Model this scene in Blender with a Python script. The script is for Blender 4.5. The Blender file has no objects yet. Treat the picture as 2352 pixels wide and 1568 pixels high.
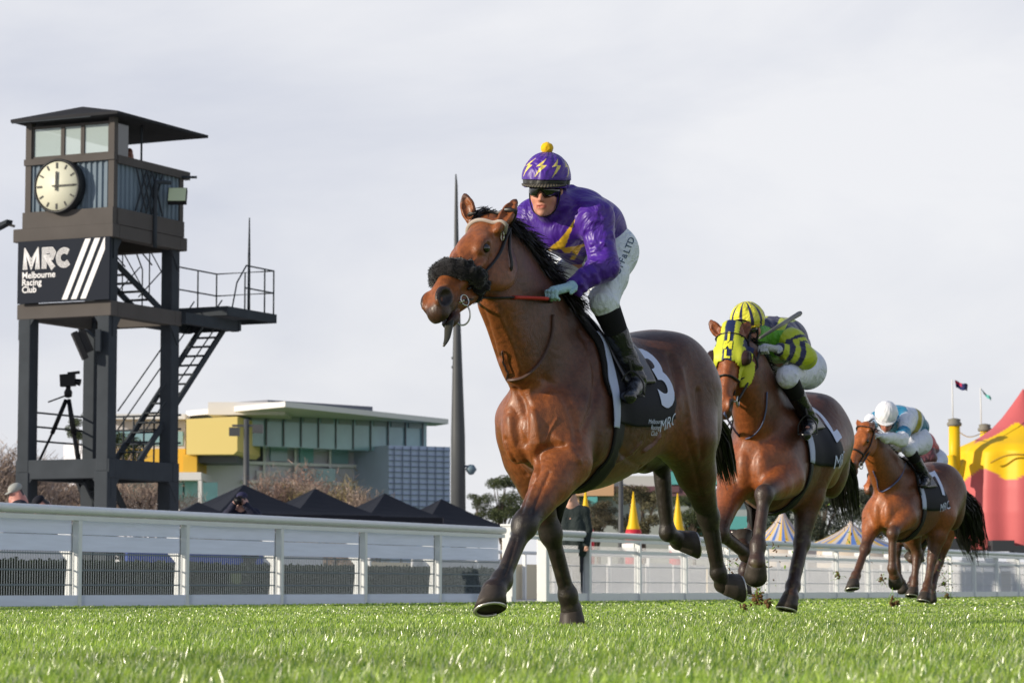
import bpy, bmesh, math, random
import numpy as np
from mathutils import Vector, Matrix
from mathutils.bvhtree import BVHTree
R = math.radians
C = bpy.context.scene.collection
scn = bpy.context.scene

# ------------------------------------------------------------------ camera
FPX, CXP, CYP, HOR, CAMH = 6500.0, 1176.0, 784.0, 1351.0, 0.20
PITCH = math.atan((HOR - CYP) / FPX)
cam = bpy.data.cameras.new('camera')
camo = bpy.data.objects.new('camera', cam)
C.objects.link(camo)
camo.location = (0, 0, CAMH)
camo.rotation_euler = (R(90) + PITCH, 0, 0)
cam.sensor_width = 36
cam.lens = FPX / 2352 * 36
cam.clip_start = 0.1
cam.clip_end = 6000
cam.dof.use_dof = True
cam.dof.focus_distance = 13.2
cam.dof.aperture_fstop = 11.0
scn.camera = camo
CP, SP = math.cos(PITCH), math.sin(PITCH)

def ray(px, py):
    u, v = (px - CXP) / FPX, (CYP - py) / FPX
    return Vector((u, CP - SP * v, SP + CP * v))
def P(px, py, Y):
    "where the sight line through a photo pixel (2352 wide) reaches depth Y"
    d = ray(px, py)
    return Vector((0, 0, CAMH)) + d * (Y / d.y)
def proj(pts):
    p = np.asarray(pts, dtype=np.float64)
    z = p[..., 2] - CAMH
    f = p[..., 1] * CP + z * SP
    u = p[..., 0] / f
    v = (-p[..., 1] * SP + z * CP) / f
    return CXP + FPX * u, CYP - FPX * v

# ------------------------------------------------------------------ daylight
SUN_EL, SUN_AZ = R(17), math.atan2(-0.37, -0.93)      # direction towards the sun, low on the left and a little behind the camera
SD = Vector((math.cos(SUN_EL) * math.cos(SUN_AZ), math.cos(SUN_EL) * math.sin(SUN_AZ), math.sin(SUN_EL)))
sl = bpy.data.lights.new('sun', 'SUN')
sl.energy = 5.0
sl.angle = R(0.8)
sl.color = (1.0, 0.89, 0.73)
so = bpy.data.objects.new('sun', sl)
C.objects.link(so)
so.rotation_euler = SD.to_track_quat('Z', 'Y').to_euler()
so.location = (-20, -20, 30)

def N(nt, t, **kw):
    n = nt.nodes.new(t)
    for k, v in kw.items():
        if k.startswith('i_'):
            n.inputs[k[2:].replace('_', ' ')].default_value = v
        else:
            setattr(n, k, v)
    return n
w = bpy.data.worlds.new('World')
scn.world = w
w.use_nodes = True
nt = w.node_tree
nt.nodes.clear()
out = N(nt, 'ShaderNodeOutputWorld')
bg = N(nt, 'ShaderNodeBackground')
bg.inputs['Strength'].default_value = 0.10
sky = N(nt, 'ShaderNodeTexSky', sky_type='NISHITA', sun_disc=False)
sky.sun_elevation = SUN_EL
sky.sun_rotation = math.atan2(SD.x, SD.y)
tc = N(nt, 'ShaderNodeTexCoord')
mp = N(nt, 'ShaderNodeMapping')
mp.inputs['Scale'].default_value = (1.0, 1.0, 2.7)
mp.inputs['Rotation'].default_value = (R(4), R(-9), 0)
n1 = N(nt, 'ShaderNodeTexNoise')
n1.inputs['Scale'].default_value = 4.6
n1.inputs['Detail'].default_value = 7
n1.inputs['Roughness'].default_value = 0.52
n1.inputs['Distortion'].default_value = 0.35
cr = N(nt, 'ShaderNodeValToRGB')
cr.color_ramp.elements[0].position = 0.30
cr.color_ramp.elements[0].color = (6.5, 6.8, 7.8, 1)
cr.color_ramp.elements[1].position = 0.66
cr.color_ramp.elements[1].color = (9.0, 9.05, 9.4, 1)
sep = N(nt, 'ShaderNodeSeparateXYZ')
mr = N(nt, 'ShaderNodeMapRange')
mr.inputs['From Min'].default_value = 0.0
mr.inputs['From Max'].default_value = 0.16
mixw = N(nt, 'ShaderNodeMixRGB')
mixw.inputs['Color2'].default_value = (8.6, 8.6, 8.7, 1)
inv = N(nt, 'ShaderNodeMapRange')
inv.inputs['From Min'].default_value = 0.0
inv.inputs['From Max'].default_value = 0.13
inv.inputs['To Min'].default_value = 0.45
inv.inputs['To Max'].default_value = 0.0
mixs = N(nt, 'ShaderNodeMixRGB')
mixs.inputs['Fac'].default_value = 0.94
L = nt.links
L.new(tc.outputs['Generated'], mp.inputs['Vector'])
L.new(mp.outputs['Vector'], n1.inputs['Vector'])
L.new(n1.outputs['Fac'], cr.inputs['Fac'])
L.new(tc.outputs['Generated'], sep.inputs['Vector'])
L.new(sep.outputs['Z'], inv.inputs['Value'])
# higher up, out of the picture, darker blue sky is added to cut the fill
hi = N(nt, 'ShaderNodeMapRange'); hi.inputs['From Min'].default_value = 0.22; hi.inputs['From Max'].default_value = 0.62
mixh = N(nt, 'ShaderNodeMixRGB'); mixh.inputs['Color2'].default_value = (2.1, 2.75, 4.3, 1)
L.new(sep.outputs['Z'], hi.inputs['Value']); L.new(hi.outputs['Result'], mixh.inputs['Fac'])
L.new(inv.outputs['Result'], mixw.inputs['Fac'])
L.new(cr.outputs['Color'], mixw.inputs['Color1'])
L.new(sky.outputs['Color'], mixs.inputs['Color1'])
L.new(mixw.outputs['Color'], mixh.inputs['Color1'])
L.new(mixh.outputs['Color'], mixs.inputs['Color2'])
L.new(mixs.outputs['Color'], bg.inputs['Color'])
L.new(bg.outputs['Background'], out.inputs['Surface'])
scn.view_settings.view_transform = 'Standard'
scn.view_settings.look = 'None'
scn.view_settings.exposure = 0.0
scn.view_settings.gamma = 1.0
scn.cycles.max_bounces = 6
scn.cycles.diffuse_bounces = 2
scn.cycles.glossy_bounces = 2
scn.cycles.transparent_max_bounces = 12

# ------------------------------------------------------------------ materials
MATS = {}
def mat(name, col, rough=0.6, metal=0.0, noise=0.0, nscale=20.0, bump=0.0, bscale=60.0, vcol=False, spec=0.22,
        sheen=0.0, stretch=None, trans=0.0, emis=None, coat=0.0, alpha=1.0, noise2=None, wrinkle=0.0, wscale=8.0):
    if name in MATS: return MATS[name]
    m = bpy.data.materials.new(name); m.use_nodes = True
    t = m.node_tree; b = t.nodes['Principled BSDF']
    c4 = (*col, 1)
    b.inputs['Roughness'].default_value = rough
    b.inputs['Metallic'].default_value = metal
    b.inputs['Specular IOR Level'].default_value = spec
    b.inputs['Base Color'].default_value = c4
    if sheen:
        b.inputs['Sheen Weight'].default_value = sheen
        b.inputs['Sheen Roughness'].default_value = 0.4
    if coat: b.inputs['Coat Weight'].default_value = coat; b.inputs['Coat Roughness'].default_value = 0.25
    if alpha < 1: b.inputs['Alpha'].default_value = alpha
    src = None
    tcn = N(t, 'ShaderNodeTexCoord')
    vec = tcn.outputs['Object']
    if stretch:
        mpn = N(t, 'ShaderNodeMapping'); mpn.inputs['Scale'].default_value = stretch
        t.links.new(vec, mpn.inputs['Vector']); vec = mpn.outputs['Vector']
    if vcol:
        a = N(t, 'ShaderNodeAttribute', attribute_name='Col'); src = a.outputs['Color']
    if noise:
        nz = N(t, 'ShaderNodeTexNoise'); nz.inputs['Scale'].default_value = nscale; nz.inputs['Detail'].default_value = 6
        t.links.new(vec, nz.inputs['Vector'])
        rr = N(t, 'ShaderNodeMapRange'); rr.inputs['From Min'].default_value = .25; rr.inputs['From Max'].default_value = .75
        rr.inputs['To Min'].default_value = 1 - noise; rr.inputs['To Max'].default_value = 1 + noise
        t.links.new(nz.outputs['Fac'], rr.inputs['Value'])
        mx = N(t, 'ShaderNodeVectorMath', operation='SCALE')
        if src: t.links.new(src, mx.inputs[0])
        else: mx.inputs[0].default_value = col
        t.links.new(rr.outputs['Result'], mx.inputs['Scale'])
        src = mx.outputs['Vector']
    if src: t.links.new(src, b.inputs['Base Color'])
    if bump or wrinkle:
        prev = None
        for (st, sc, dist, det) in ((bump, bscale, 0.004, 4), (wrinkle, wscale, 0.05, 3)):
            if not st: continue
            nb = N(t, 'ShaderNodeTexNoise'); nb.inputs['Scale'].default_value = sc; nb.inputs['Detail'].default_value = det
            if dist > .01: nb.inputs['Distortion'].default_value = 1.5
            t.links.new(vec, nb.inputs['Vector'])
            bp = N(t, 'ShaderNodeBump'); bp.inputs['Strength'].default_value = st; bp.inputs['Distance'].default_value = dist
            t.links.new(nb.outputs['Fac'], bp.inputs['Height'])
            if prev: t.links.new(prev, bp.inputs['Normal'])
            prev = bp.outputs['Normal']
        t.links.new(prev, b.inputs['Normal'])
    if trans:
        tr = N(t, 'ShaderNodeBsdfTranslucent'); ms = N(t, 'ShaderNodeMixShader'); ms.inputs['Fac'].default_value = trans
        if src: t.links.new(src, tr.inputs['Color'])
        else: tr.inputs['Color'].default_value = c4
        o = t.nodes['Material Output']
        t.links.new(b.outputs['BSDF'], ms.inputs[1]); t.links.new(tr.outputs['BSDF'], ms.inputs[2])
        t.links.new(ms.outputs['Shader'], o.inputs['Surface'])
    if emis:
        b.inputs['Emission Color'].default_value = (*emis[0], 1); b.inputs['Emission Strength'].default_value = emis[1]
    MATS[name] = m
    return m

# ------------------------------------------------------------------ objects and tags
def tag(o, label=None, cat=None, group=None, kind=None):
    if label: o['label'] = label
    if cat: o['category'] = cat
    if group: o['group'] = group
    if kind: o['kind'] = kind
    return o
def empty(name, loc=(0, 0, 0), rz=0.0, label=None, cat=None, group=None):
    o = bpy.data.objects.new(name, None); C.objects.link(o)
    o.location = loc; o.rotation_euler = (0, 0, rz)
    o.empty_display_size = 0.2
    return tag(o, label, cat, group)
def link(name, me, m=None, parent=None, local=False):
    "meshes are in world coordinates unless local; under an Empty the offset is undone"
    o = bpy.data.objects.new(name, me); C.objects.link(o)
    if m is not None and len(me.materials) == 0:
        for q in (m if isinstance(m, (list, tuple)) else [m]): me.materials.append(q)
    if parent is not None:
        o.parent = parent
        if parent.type == 'EMPTY' and not local: o.matrix_parent_inverse = parent.matrix_basis.inverted()
    return o
def mesh_np(name, V, F, smooth=True, mats=None, mi=None, col=None):
    "V (n,3), F list of index rows (array m x k) or list of arrays"
    me = bpy.data.meshes.new(name)
    V = np.asarray(V, dtype=np.float32)
    Fs = F if isinstance(F, list) else [F]
    Fs = [np.asarray(f, dtype=np.int32) for f in Fs if len(f)]
    me.vertices.add(len(V)); me.vertices.foreach_set('co', V.ravel())
    nl = sum(f.size for f in Fs); npoly = sum(len(f) for f in Fs)
    me.loops.add(nl); me.polygons.add(npoly)
    me.loops.foreach_set('vertex_index', np.concatenate([f.ravel() for f in Fs]))
    tot = np.concatenate([np.full(len(f), f.shape[1], np.int32) for f in Fs])
    st = np.concatenate([[0], np.cumsum(tot)[:-1]]).astype(np.int32)
    me.polygons.foreach_set('loop_start', st)
    if smooth: me.polygons.foreach_set('use_smooth', np.ones(npoly, dtype=bool))
    else: me.polygons.foreach_set('use_smooth', np.zeros(npoly, dtype=bool))
    if mi is not None: me.polygons.foreach_set('material_index', np.asarray(mi, dtype=np.int32))
    me.update(calc_edges=True); me.validate()
    if col is not None:
        a = me.color_attributes.new('Col', 'FLOAT_COLOR', 'POINT')
        c = np.ones((len(V), 4), np.float32); c[:, :3] = col
        a.data.foreach_set('color', c.ravel())
    if mats:
        for q in mats: me.materials.append(q)
    return me

class MB:
    "collects boxes, bars, tubes and prisms; build() links them as one mesh object"
    def __init__(s): s.v = []; s.f = []; s.sm = []; s.m = []; s.cur = 0
    def add(s, V, F, smooth=False):
        b = len(s.v); s.v += [tuple(p) for p in V]
        for f in F: s.f.append(tuple(i + b for i in f)); s.sm.append(smooth); s.m.append(s.cur)
        return s
    def box(s, lo, hi, M=None):
        x0, y0, z0 = lo; x1, y1, z1 = hi
        V = [(x0,y0,z0),(x1,y0,z0),(x1,y1,z0),(x0,y1,z0),(x0,y0,z1),(x1,y0,z1),(x1,y1,z1),(x0,y1,z1)]
        if M is not None: V = [M @ Vector(p) for p in V]
        return s.add(V, [(0,3,2,1),(4,5,6,7),(0,1,5,4),(1,2,6,5),(2,3,7,6),(3,0,4,7)])
    def frame(s, a, b, w, h, up=(0, 0, 1)):
        "a rectangular bar from a to b, w across, h along up"
        a, b = Vector(a), Vector(b); d = (b - a).normalized(); u = Vector(up)
        if abs(d.dot(u)) > .99: u = Vector((1, 0, 0))
        x = d.cross(u).normalized(); u = x.cross(d).normalized()
        V = []
        for p in (a, b):
            for sx, sz in ((-1,-1),(1,-1),(1,1),(-1,1)): V.append(p + x*sx*w/2 + u*sz*h/2)
        return s.add(V, [(0,1,2,3),(7,6,5,4),(0,4,5,1),(1,5,6,2),(2,6,7,3),(3,7,4,0)])
    def tube(s, pts, r, n=8, caps=True, flat=None):
        pts = [Vector(p) for p in pts]
        rs = r if isinstance(r, (list, tuple)) else [r] * len(pts)
        V = []; F = []
        prevx = None
        for i, p in enumerate(pts):
            d = (pts[min(i+1, len(pts)-1)] - pts[max(i-1, 0)])
            d = d.normalized() if d.length > 1e-9 else Vector((0, 0, 1))
            if prevx is None:
                x = d.cross(Vector((0, 0, 1)))
                if x.length < .05: x = d.cross(Vector((0, 1, 0)))
                x.normalize()
            else:
                x = (prevx - d * prevx.dot(d)).normalized()
            prevx = x; y = d.cross(x)
            for k in range(n):
                t = 2 * math.pi * k / n
                V.append(p + (x * math.cos(t) + y * math.sin(t) * (flat or 1.0)) * rs[i])
        for i in range(len(pts) - 1):
            for k in range(n):
                a = i*n + k; b = i*n + (k+1) % n
                F.append((a, b, b+n, a+n))
        if caps:
            F.append(tuple(reversed(range(n)))); F.append(tuple(range(len(V)-n, len(V))))
        return s.add(V, F, True)
    def lathe(s, prof, c=(0,0,0), n=24, M=None):
        V = []; F = []
        for (r, z) in prof:
            for k in range(n):
                t = 2*math.pi*k/n; p = Vector((c[0]+r*math.cos(t), c[1]+r*math.sin(t), c[2]+z))
                V.append(M @ p if M is not None else p)
        m = len(prof)
        for i in range(m-1):
            for k in range(n):
                a = i*n+k; b = i*n+(k+1) % n; F.append((a, b, b+n, a+n))
        F.append(tuple(reversed(range(n)))); F.append(tuple(range((m-1)*n, m*n)))
        return s.add(V, F, True)
    def poly(s, pts, d):
        "a prism: polygon pts (3D) extruded by vector d"
        n = len(pts); d = Vector(d); V = [Vector(p) for p in pts] + [Vector(p) + d for p in pts]
        F = [tuple(range(n)), tuple(reversed(range(n, 2*n)))] + [(i, i+n, (i+1) % n + n, (i+1) % n) for i in range(n)]
        return s.add(V, F)
    def quad(s, a, b, c, d): return s.add([a, b, c, d], [(0, 1, 2, 3)])
    def build(s, name, m, parent=None, bevel=0.0, local=False):
        me = bpy.data.meshes.new(name)
        me.from_pydata([tuple(p) for p in s.v], [], s.f); me.update()
        bm = bmesh.new(); bm.from_mesh(me); bmesh.ops.recalc_face_normals(bm, faces=bm.faces); bm.to_mesh(me); bm.free()
        me.polygons.foreach_set('use_smooth', s.sm)
        me.polygons.foreach_set('material_index', s.m)
        o = link(name, me, m, parent, local)
        if bevel:
            bv = o.modifiers.new('bevel', 'BEVEL'); bv.width = bevel; bv.segments = 2; bv.limit_method = 'ANGLE'
        return o
def copy_tree(o, parent=None):
    c = o.copy(); C.objects.link(c)
    if parent is not None: c.parent = parent
    for ch in list(o.children): copy_tree(ch, c)
    return c
def text_mesh(txt, size, spacing=1.0, bold=0.0, shear=0.0):
    "a text as triangles in its own xy plane: (verts, faces)"
    cu = bpy.data.curves.new('t', 'FONT'); cu.body = txt; cu.size = size; cu.space_character = spacing
    cu.offset = bold; cu.align_x = 'CENTER'; cu.align_y = 'CENTER'; cu.shear = shear; cu.resolution_u = 4
    o = bpy.data.objects.new('t', cu); C.objects.link(o)
    dg = bpy.context.evaluated_depsgraph_get(); me = bpy.data.meshes.new_from_object(o.evaluated_get(dg))
    V = [v.co.copy() for v in me.vertices]; F = [tuple(p.vertices) for p in me.polygons]
    bpy.data.objects.remove(o); bpy.data.meshes.remove(me); bpy.data.curves.remove(cu)
    return V, F
def text_on(mb, txt, size, origin, ux, uy, lift=0.0, **kw):
    V, F = text_mesh(txt, size, **kw)
    ux, uy = Vector(ux).normalized(), Vector(uy).normalized(); n = ux.cross(uy)
    o = Vector(origin) + n * lift
    mb.add([o + ux * p.x + uy * p.y for p in V], F); return mb
rng = np.random.default_rng(7)
random.seed(5)
# ------------------------------------------------------------------ implicit bodies, meshed with surface nets
class Vol:
    def __init__(s, lo, hi, h):
        s.lo = np.array(lo, float); s.h = h
        s.n = np.ceil((np.array(hi) - s.lo) / h).astype(int) + 1
        s.F = np.full(s.n, 0.5, np.float32)
        s.ax = [(s.lo[i] + h * np.arange(s.n[i])).astype(np.float32) for i in range(3)]
    def sub(s, lo, hi):
        sl = []
        for i in range(3):
            a = int(max(0, math.floor((lo[i] - s.lo[i]) / s.h))); b = int(min(s.n[i], math.ceil((hi[i] - s.lo[i]) / s.h) + 1))
            if b <= a: return None
            sl.append(slice(a, b))
        return tuple(sl), s.ax[0][sl[0]][:, None, None], s.ax[1][sl[1]][None, :, None], s.ax[2][sl[2]][None, None, :]
    def comb(s, sl, d, k, cut=False):
        F = s.F[sl]
        if cut:
            d = -d
            h = np.clip(.5 - .5 * (d - F) / k, 0, 1); s.F[sl] = d + (F - d) * h + k * h * (1 - h)
        else:
            h = np.clip(.5 + .5 * (F - d) / k, 0, 1); s.F[sl] = F + (d - F) * h - k * h * (1 - h)
    def cone(s, a, b, ra, rb=None, k=.03, flat=None, cut=False):
        if rb is None: rb = ra
        a, b = np.array(a, float), np.array(b, float); ba = b - a; L2 = max(ba @ ba, 1e-9)
        m = max(ra, rb) + k + 3 * s.h
        r = s.sub(np.minimum(a, b) - m, np.maximum(a, b) + m)
        if r is None: return s
        sl, X, Y, Z = r
        px, py, pz = X - np.float32(a[0]), Y - np.float32(a[1]), Z - np.float32(a[2])
        t = np.clip((px * ba[0] + py * ba[1] + pz * ba[2]) / L2, 0, 1).astype(np.float32)
        qx, qy, qz = px - t * np.float32(ba[0]), py - t * np.float32(ba[1]), pz - t * np.float32(ba[2])
        d2 = qx * qx + qy * qy + qz * qz
        if flat is not None:
            ax, f = np.array(flat[0], float), flat[1]; ax /= np.linalg.norm(ax)
            q = qx * ax[0] + qy * ax[1] + qz * ax[2]; d2 = d2 + np.float32(f * f - 1) * q * q
            d2 = np.maximum(d2, 0)
        d = np.sqrt(d2) - (ra + (rb - ra) * t)
        s.comb(sl, d.astype(np.float32), k, cut); return s
    def chain(s, pts, rs, k=.03, flat=None, cut=False):
        for i in range(len(pts) - 1):
            f = flat
            s.cone(pts[i], pts[i + 1], rs[i], rs[i + 1], k, f, cut)
        return s
    def ell(s, c, r, M=None, k=.03, cut=False):
        c = np.array(c, float); r = np.array(r, float); M = np.eye(3) if M is None else np.array(M)
        m = max(r) + k + 3 * s.h
        q = s.sub(c - m, c + m)
        if q is None: return s
        sl, X, Y, Z = q
        px, py, pz = X - np.float32(c[0]), Y - np.float32(c[1]), Z - np.float32(c[2])
        k0 = 0; k1 = 0
        for i in range(3):
            u = (px * M[0, i] + py * M[1, i] + pz * M[2, i]).astype(np.float32)
            k0 = k0 + (u / r[i]) ** 2; k1 = k1 + (u / r[i] ** 2) ** 2
        k0 = np.sqrt(k0); k1 = np.sqrt(k1)
        s.comb(sl, (k0 * (k0 - 1) / np.maximum(k1, 1e-4)).astype(np.float32), k, cut); return s
    def loft(s, prof, k=.03):
        "prof rows: x, z centre, half height, half width"
        pr = np.array(sorted(prof)); x0, x1 = pr[0, 0], pr[-1, 0]
        rz, ry = pr[:, 2].max(), pr[:, 3].max(); m = k + 3 * s.h
        q = s.sub((x0, -ry - m, (pr[:, 1] - pr[:, 2]).min() - m), (x1, ry + m, (pr[:, 1] + pr[:, 2]).max() + m))
        sl, X, Y, Z = q
        xs = X.ravel()
        def cub(c):
            t = np.interp(xs, pr[:, 0], np.arange(len(pr))); i = np.clip(t.astype(int), 0, len(pr) - 2); f = t - i
            v = pr[:, c]; g = lambda j: v[np.clip(j, 0, len(v) - 1)]
            return (.5 * ((2*g(i)) + (-g(i-1)+g(i+1))*f + (2*g(i-1)-5*g(i)+4*g(i+1)-g(i+2))*f*f + (-g(i-1)+3*g(i)-3*g(i+1)+g(i+2))*f**3)).astype(np.float32)[:, None, None]
        zc, az, ay = cub(1), cub(2), cub(3)
        w = (Z - zc) / az
        yy = Y / ay * (1 + .42 * np.clip(w, 0, 1.2) ** 1.5)
        d = (np.sqrt(yy * yy + w * w) - 1) * np.minimum(az, ay)
        s.comb(sl, d.astype(np.float32), k); return s
    def mesh(s, smooth=2):
        F = s.F; n = F.shape
        S = F < 0
        cnt = np.zeros((n[0]-1, n[1]-1, n[2]-1), np.int8)
        for i in (0, 1):
            for j in (0, 1):
                for k in (0, 1): cnt += S[i:n[0]-1+i, j:n[1]-1+j, k:n[2]-1+k]
        act = (cnt > 0) & (cnt < 8)
        idx = np.argwhere(act)
        vid = np.full(cnt.shape, -1, np.int32); vid[act] = np.arange(len(idx))
        acc = np.zeros((len(idx), 3)); num = np.zeros(len(idx))
        cor = {}
        for i in (0, 1):
            for j in (0, 1):
                for k in (0, 1): cor[i, j, k] = F[idx[:, 0]+i, idx[:, 1]+j, idx[:, 2]+k]
        for axis in range(3):
            for u in (0, 1):
                for v in (0, 1):
                    a = [0, 0, 0]; o = [q for q in range(3) if q != axis]
                    a[o[0]] = u; a[o[1]] = v; b = list(a); b[axis] = 1
                    fa, fb = cor[tuple(a)], cor[tuple(b)]
                    ok = (fa < 0) != (fb < 0)
                    t = np.where(ok, fa / np.where(ok, fa - fb, 1), 0)
                    for q in range(3):
                        acc[:, q] += np.where(ok, (t if q == axis else a[q]), 0)
                    num += ok
        V = (idx + acc / num[:, None]) * s.h + s.lo
        faces = []
        for axis in range(3):
            o = [q for q in range(3) if q != axis]
            sa = [slice(None)]*3; sb = [slice(None)]*3
            sa[axis] = slice(0, -1); sb[axis] = slice(1, None)
            A, B = S[tuple(sa)], S[tuple(sb)]
            ch = A != B
            e = np.argwhere(ch)
            e = e[(e[:, o[0]] > 0) & (e[:, o[1]] > 0) & (e[:, o[0]] < n[o[0]]-1) & (e[:, o[1]] < n[o[1]]-1)]
            q = []
            for (du, dv) in ((-1, -1), (0, -1), (0, 0), (-1, 0)):
                c = e.copy(); c[:, o[0]] += du; c[:, o[1]] += dv
                q.append(vid[c[:, 0], c[:, 1], c[:, 2]])
            q = np.stack(q, 1)
            inside = A[e[:, 0], e[:, 1], e[:, 2]]
            flip = inside if axis != 1 else ~inside
            q[~flip] = q[~flip][:, ::-1]
            faces.append(q)
        Fq = np.concatenate(faces); Fq = Fq[(Fq >= 0).all(1)]
        for _ in range(smooth):
            for lam in (.5, -.34):
                acc = np.zeros_like(V); c = np.zeros(len(V))
                for i in range(4):
                    a, b = Fq[:, i], Fq[:, (i+1) % 4]
                    for q in range(3): acc[:, q] += np.bincount(a, V[b, q], len(V)) + np.bincount(b, V[a, q], len(V))
                    c += np.bincount(a, minlength=len(V)) + np.bincount(b, minlength=len(V))
                V = V + lam * (acc / c[:, None] - V)
        return V, Fq
def vnormals(V, F):
    a = V[F[:, 2]] - V[F[:, 0]]; b = V[F[:, 3]] - V[F[:, 1]]; fn = np.cross(a, b)
    n = np.zeros_like(V)
    for i in range(4):
        for q in range(3): n[:, q] += np.bincount(F[:, i], fn[:, q], len(V))
    return n / np.maximum(np.linalg.norm(n, axis=1, keepdims=True), 1e-9)
def segdist(V, a, b):
    a, b = np.array(a, float), np.array(b, float); ba = b - a
    t = np.clip(((V - a) @ ba) / max(ba @ ba, 1e-9), 0, 1)
    return np.linalg.norm(V - a - t[:, None] * ba, axis=1), t
def sstep(x, a, b):
    t = np.clip((x - a) / (b - a), 0, 1); return t * t * (3 - 2 * t)
def paint(col, c, m):
    col += m[:, None] * (np.array(c) - col); return col
def inpoly(x, y, poly):
    r = np.zeros(len(x), bool); n = len(poly)
    for i in range(n):
        x1, y1 = poly[i]; x2, y2 = poly[(i+1) % n]
        c = ((y1 > y) != (y2 > y)) & (x < (x2-x1) * (y-y1) / ((y2-y1) if y2 != y1 else 1e-9) + x1)
        r ^= c
    return r
def nz3(V, sc, seed=0):
    "cheap smooth noise in -1..1 from summed sines"
    rg = np.random.default_rng(seed); o = np.zeros(len(V))
    for i in range(7):
        d = rg.normal(size=3); d /= np.linalg.norm(d); f = sc * rg.uniform(.6, 1.8)
        o += np.sin((V @ d) * f + rg.uniform(0, 6.28) + 1.3 * np.sin((V @ rg.normal(size=3)) * f * .5))
    return o / 4.0
def bezier(pts, n=24):
    "Catmull-Rom through pts"
    p = [Vector(q) for q in pts]; p = [p[0]*2 - p[1]] + p + [p[-1]*2 - p[-2]]; out = []
    m = len(p) - 3
    for s_ in range(n + 1):
        t = s_ / n * m; i = min(int(t), m - 1); f = t - i; a, b, c, d = p[i:i+4]
        out.append(.5 * ((2*b) + (c-a)*f + (2*a-5*b+4*c-d)*f*f + (3*b-a-3*c+d)*f**3))
    return out
# ------------------------------------------------------------------ ground and turf
def ground_mat():
    m = mat('turf_soil', (0.085, 0.16, 0.024), rough=0.9, noise=0.35, nscale=1.2, spec=.1)
    return m
g = MB(); g.quad((-900, -60, 0), (900, -60, 0), (900, 2600, 0), (-900, 2600, 0))
tag(g.build('ground', ground_mat()), kind='structure')

def rail_s(px): return (HOR - (1155 + .04915 * px)) / .88
def railpt(px, z=0.0, off=0.0):
    s_ = rail_s(px); Y = FPX / s_; return Vector(((px - CXP) / s_, Y, z))
R0 = railpt(180); RD = (railpt(2352) - railpt(0)).normalized(); RN = Vector((RD.y, -RD.x, 0))   # RN faces the camera
def RL(t, off, z): return R0 + RD * t + RN * off + Vector((0, 0, z))

def grass():
    rg = np.random.default_rng(11)
    Vs, Fs, Cs = [], [], []; base = 0
    zones = [(4.9, 8.0, 21000, .0038, .042, 3), (8.0, 12, 11000, .0045, .042, 2), (12, 18, 5200, .0058, .034, 2), (18, 30, 1900, .010, .024, 2), (30, 80, 170, .030, .020, 2)]
    for (y0, y1, den, wd, ht, seg) in zones:
        wr = .25 if y0 < 12 else .40; n = int(den * (.25 + wr)/2 * (y1*y1 - y0*y0))
        Y = np.sqrt(rg.uniform(y0*y0, y1*y1, n)); X = rg.uniform(-.25, wr, n) * Y
        # keep to the course side of the rail
        rel = np.stack([X - R0.x, Y - R0.y], 1); off = rel @ np.array([RN.x, RN.y])
        ok = off > -0.02; X, Y = X[ok], Y[ok]; n = len(X)
        patch = nz3(np.stack([X*1.1, Y*.5, X*0], 1), 2.2, 3)
        patch2 = nz3(np.stack([X*1.1, Y*.6, X*0], 1), 7.0, 5)
        h = ht * rg.uniform(.45, 1.2, n) * (1 + .10 * patch2); w_ = wd * rg.uniform(.6, 1.35, n)
        tall = rg.random(n) < .02; h = np.where(tall, h * 1.4, h)
        az = rg.uniform(0, 2*np.pi, n); lean = np.abs(rg.normal(0, .55, n)) + .12; la = rg.uniform(0, 2*np.pi, n) 
        la = np.where(rg.random(n) < .45, rg.normal(-.5, .7, n), la)
        wx, wy = np.cos(az) * w_ / 2, np.sin(az) * w_ / 2
        lx, ly = np.cos(la), np.sin(la)
        rows = []
        for k in range(seg + 1):
            f = k / seg; zz = h * f * np.cos(lean * f * .9); dd = h * f * np.sin(lean * (.35 + .65*f)) * (1 if k else 0)
            ww = (1 - f**1.6 * .93)
            rows.append((X + lx*dd - wx*ww, Y + ly*dd - wy*ww, zz)); rows.append((X + lx*dd + wx*ww, Y + ly*dd + wy*ww, zz))
        V = np.stack([np.stack(r, 1) for r in rows], 1).reshape(-1, 3)
        m = 2 * (seg + 1); i0 = np.arange(n) * m
        for k in range(seg):
            Fs.append(np.stack([i0+2*k, i0+2*k+1, i0+2*k+3, i0+2*k+2], 1) + base)
        t = rg.random(n)[:, None]
        c = np.array([.20, .38, .022]) * (1 - t) + np.array([.64, .82, .13]) * t
        c = c * (1 + .24 * patch[:, None] + .14 * patch2[:, None]) * .94
        glint = (rg.random(n) < .13)[:, None]; c = np.where(glint, np.array([.74, .76, .52]), c)  # pale blades stand in for white glints of sun, painted as colour
        dk = (rg.random(n) < .22)[:, None]; c = np.where(dk, np.array([.035, .13, .02]), c)  # dark blades paint in the shaded gaps of the turf
        cc = np.repeat(c[:, None, :], m, 1)
        Vs.append(V); Cs.append(cc.reshape(-1, 3)); base += len(V)
    me = mesh_np('turf', np.concatenate(Vs), [np.concatenate(Fs)], smooth=True, col=np.clip(np.concatenate(Cs), .005, .9))
    m = mat('grass_blade', (.2, .4, .05), rough=.26, vcol=True, trans=.30, spec=1.0)
    o = link('grass', me, m); tag(o, 'short green racecourse turf in the foreground', 'grass', kind='stuff')
grass()

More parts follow.
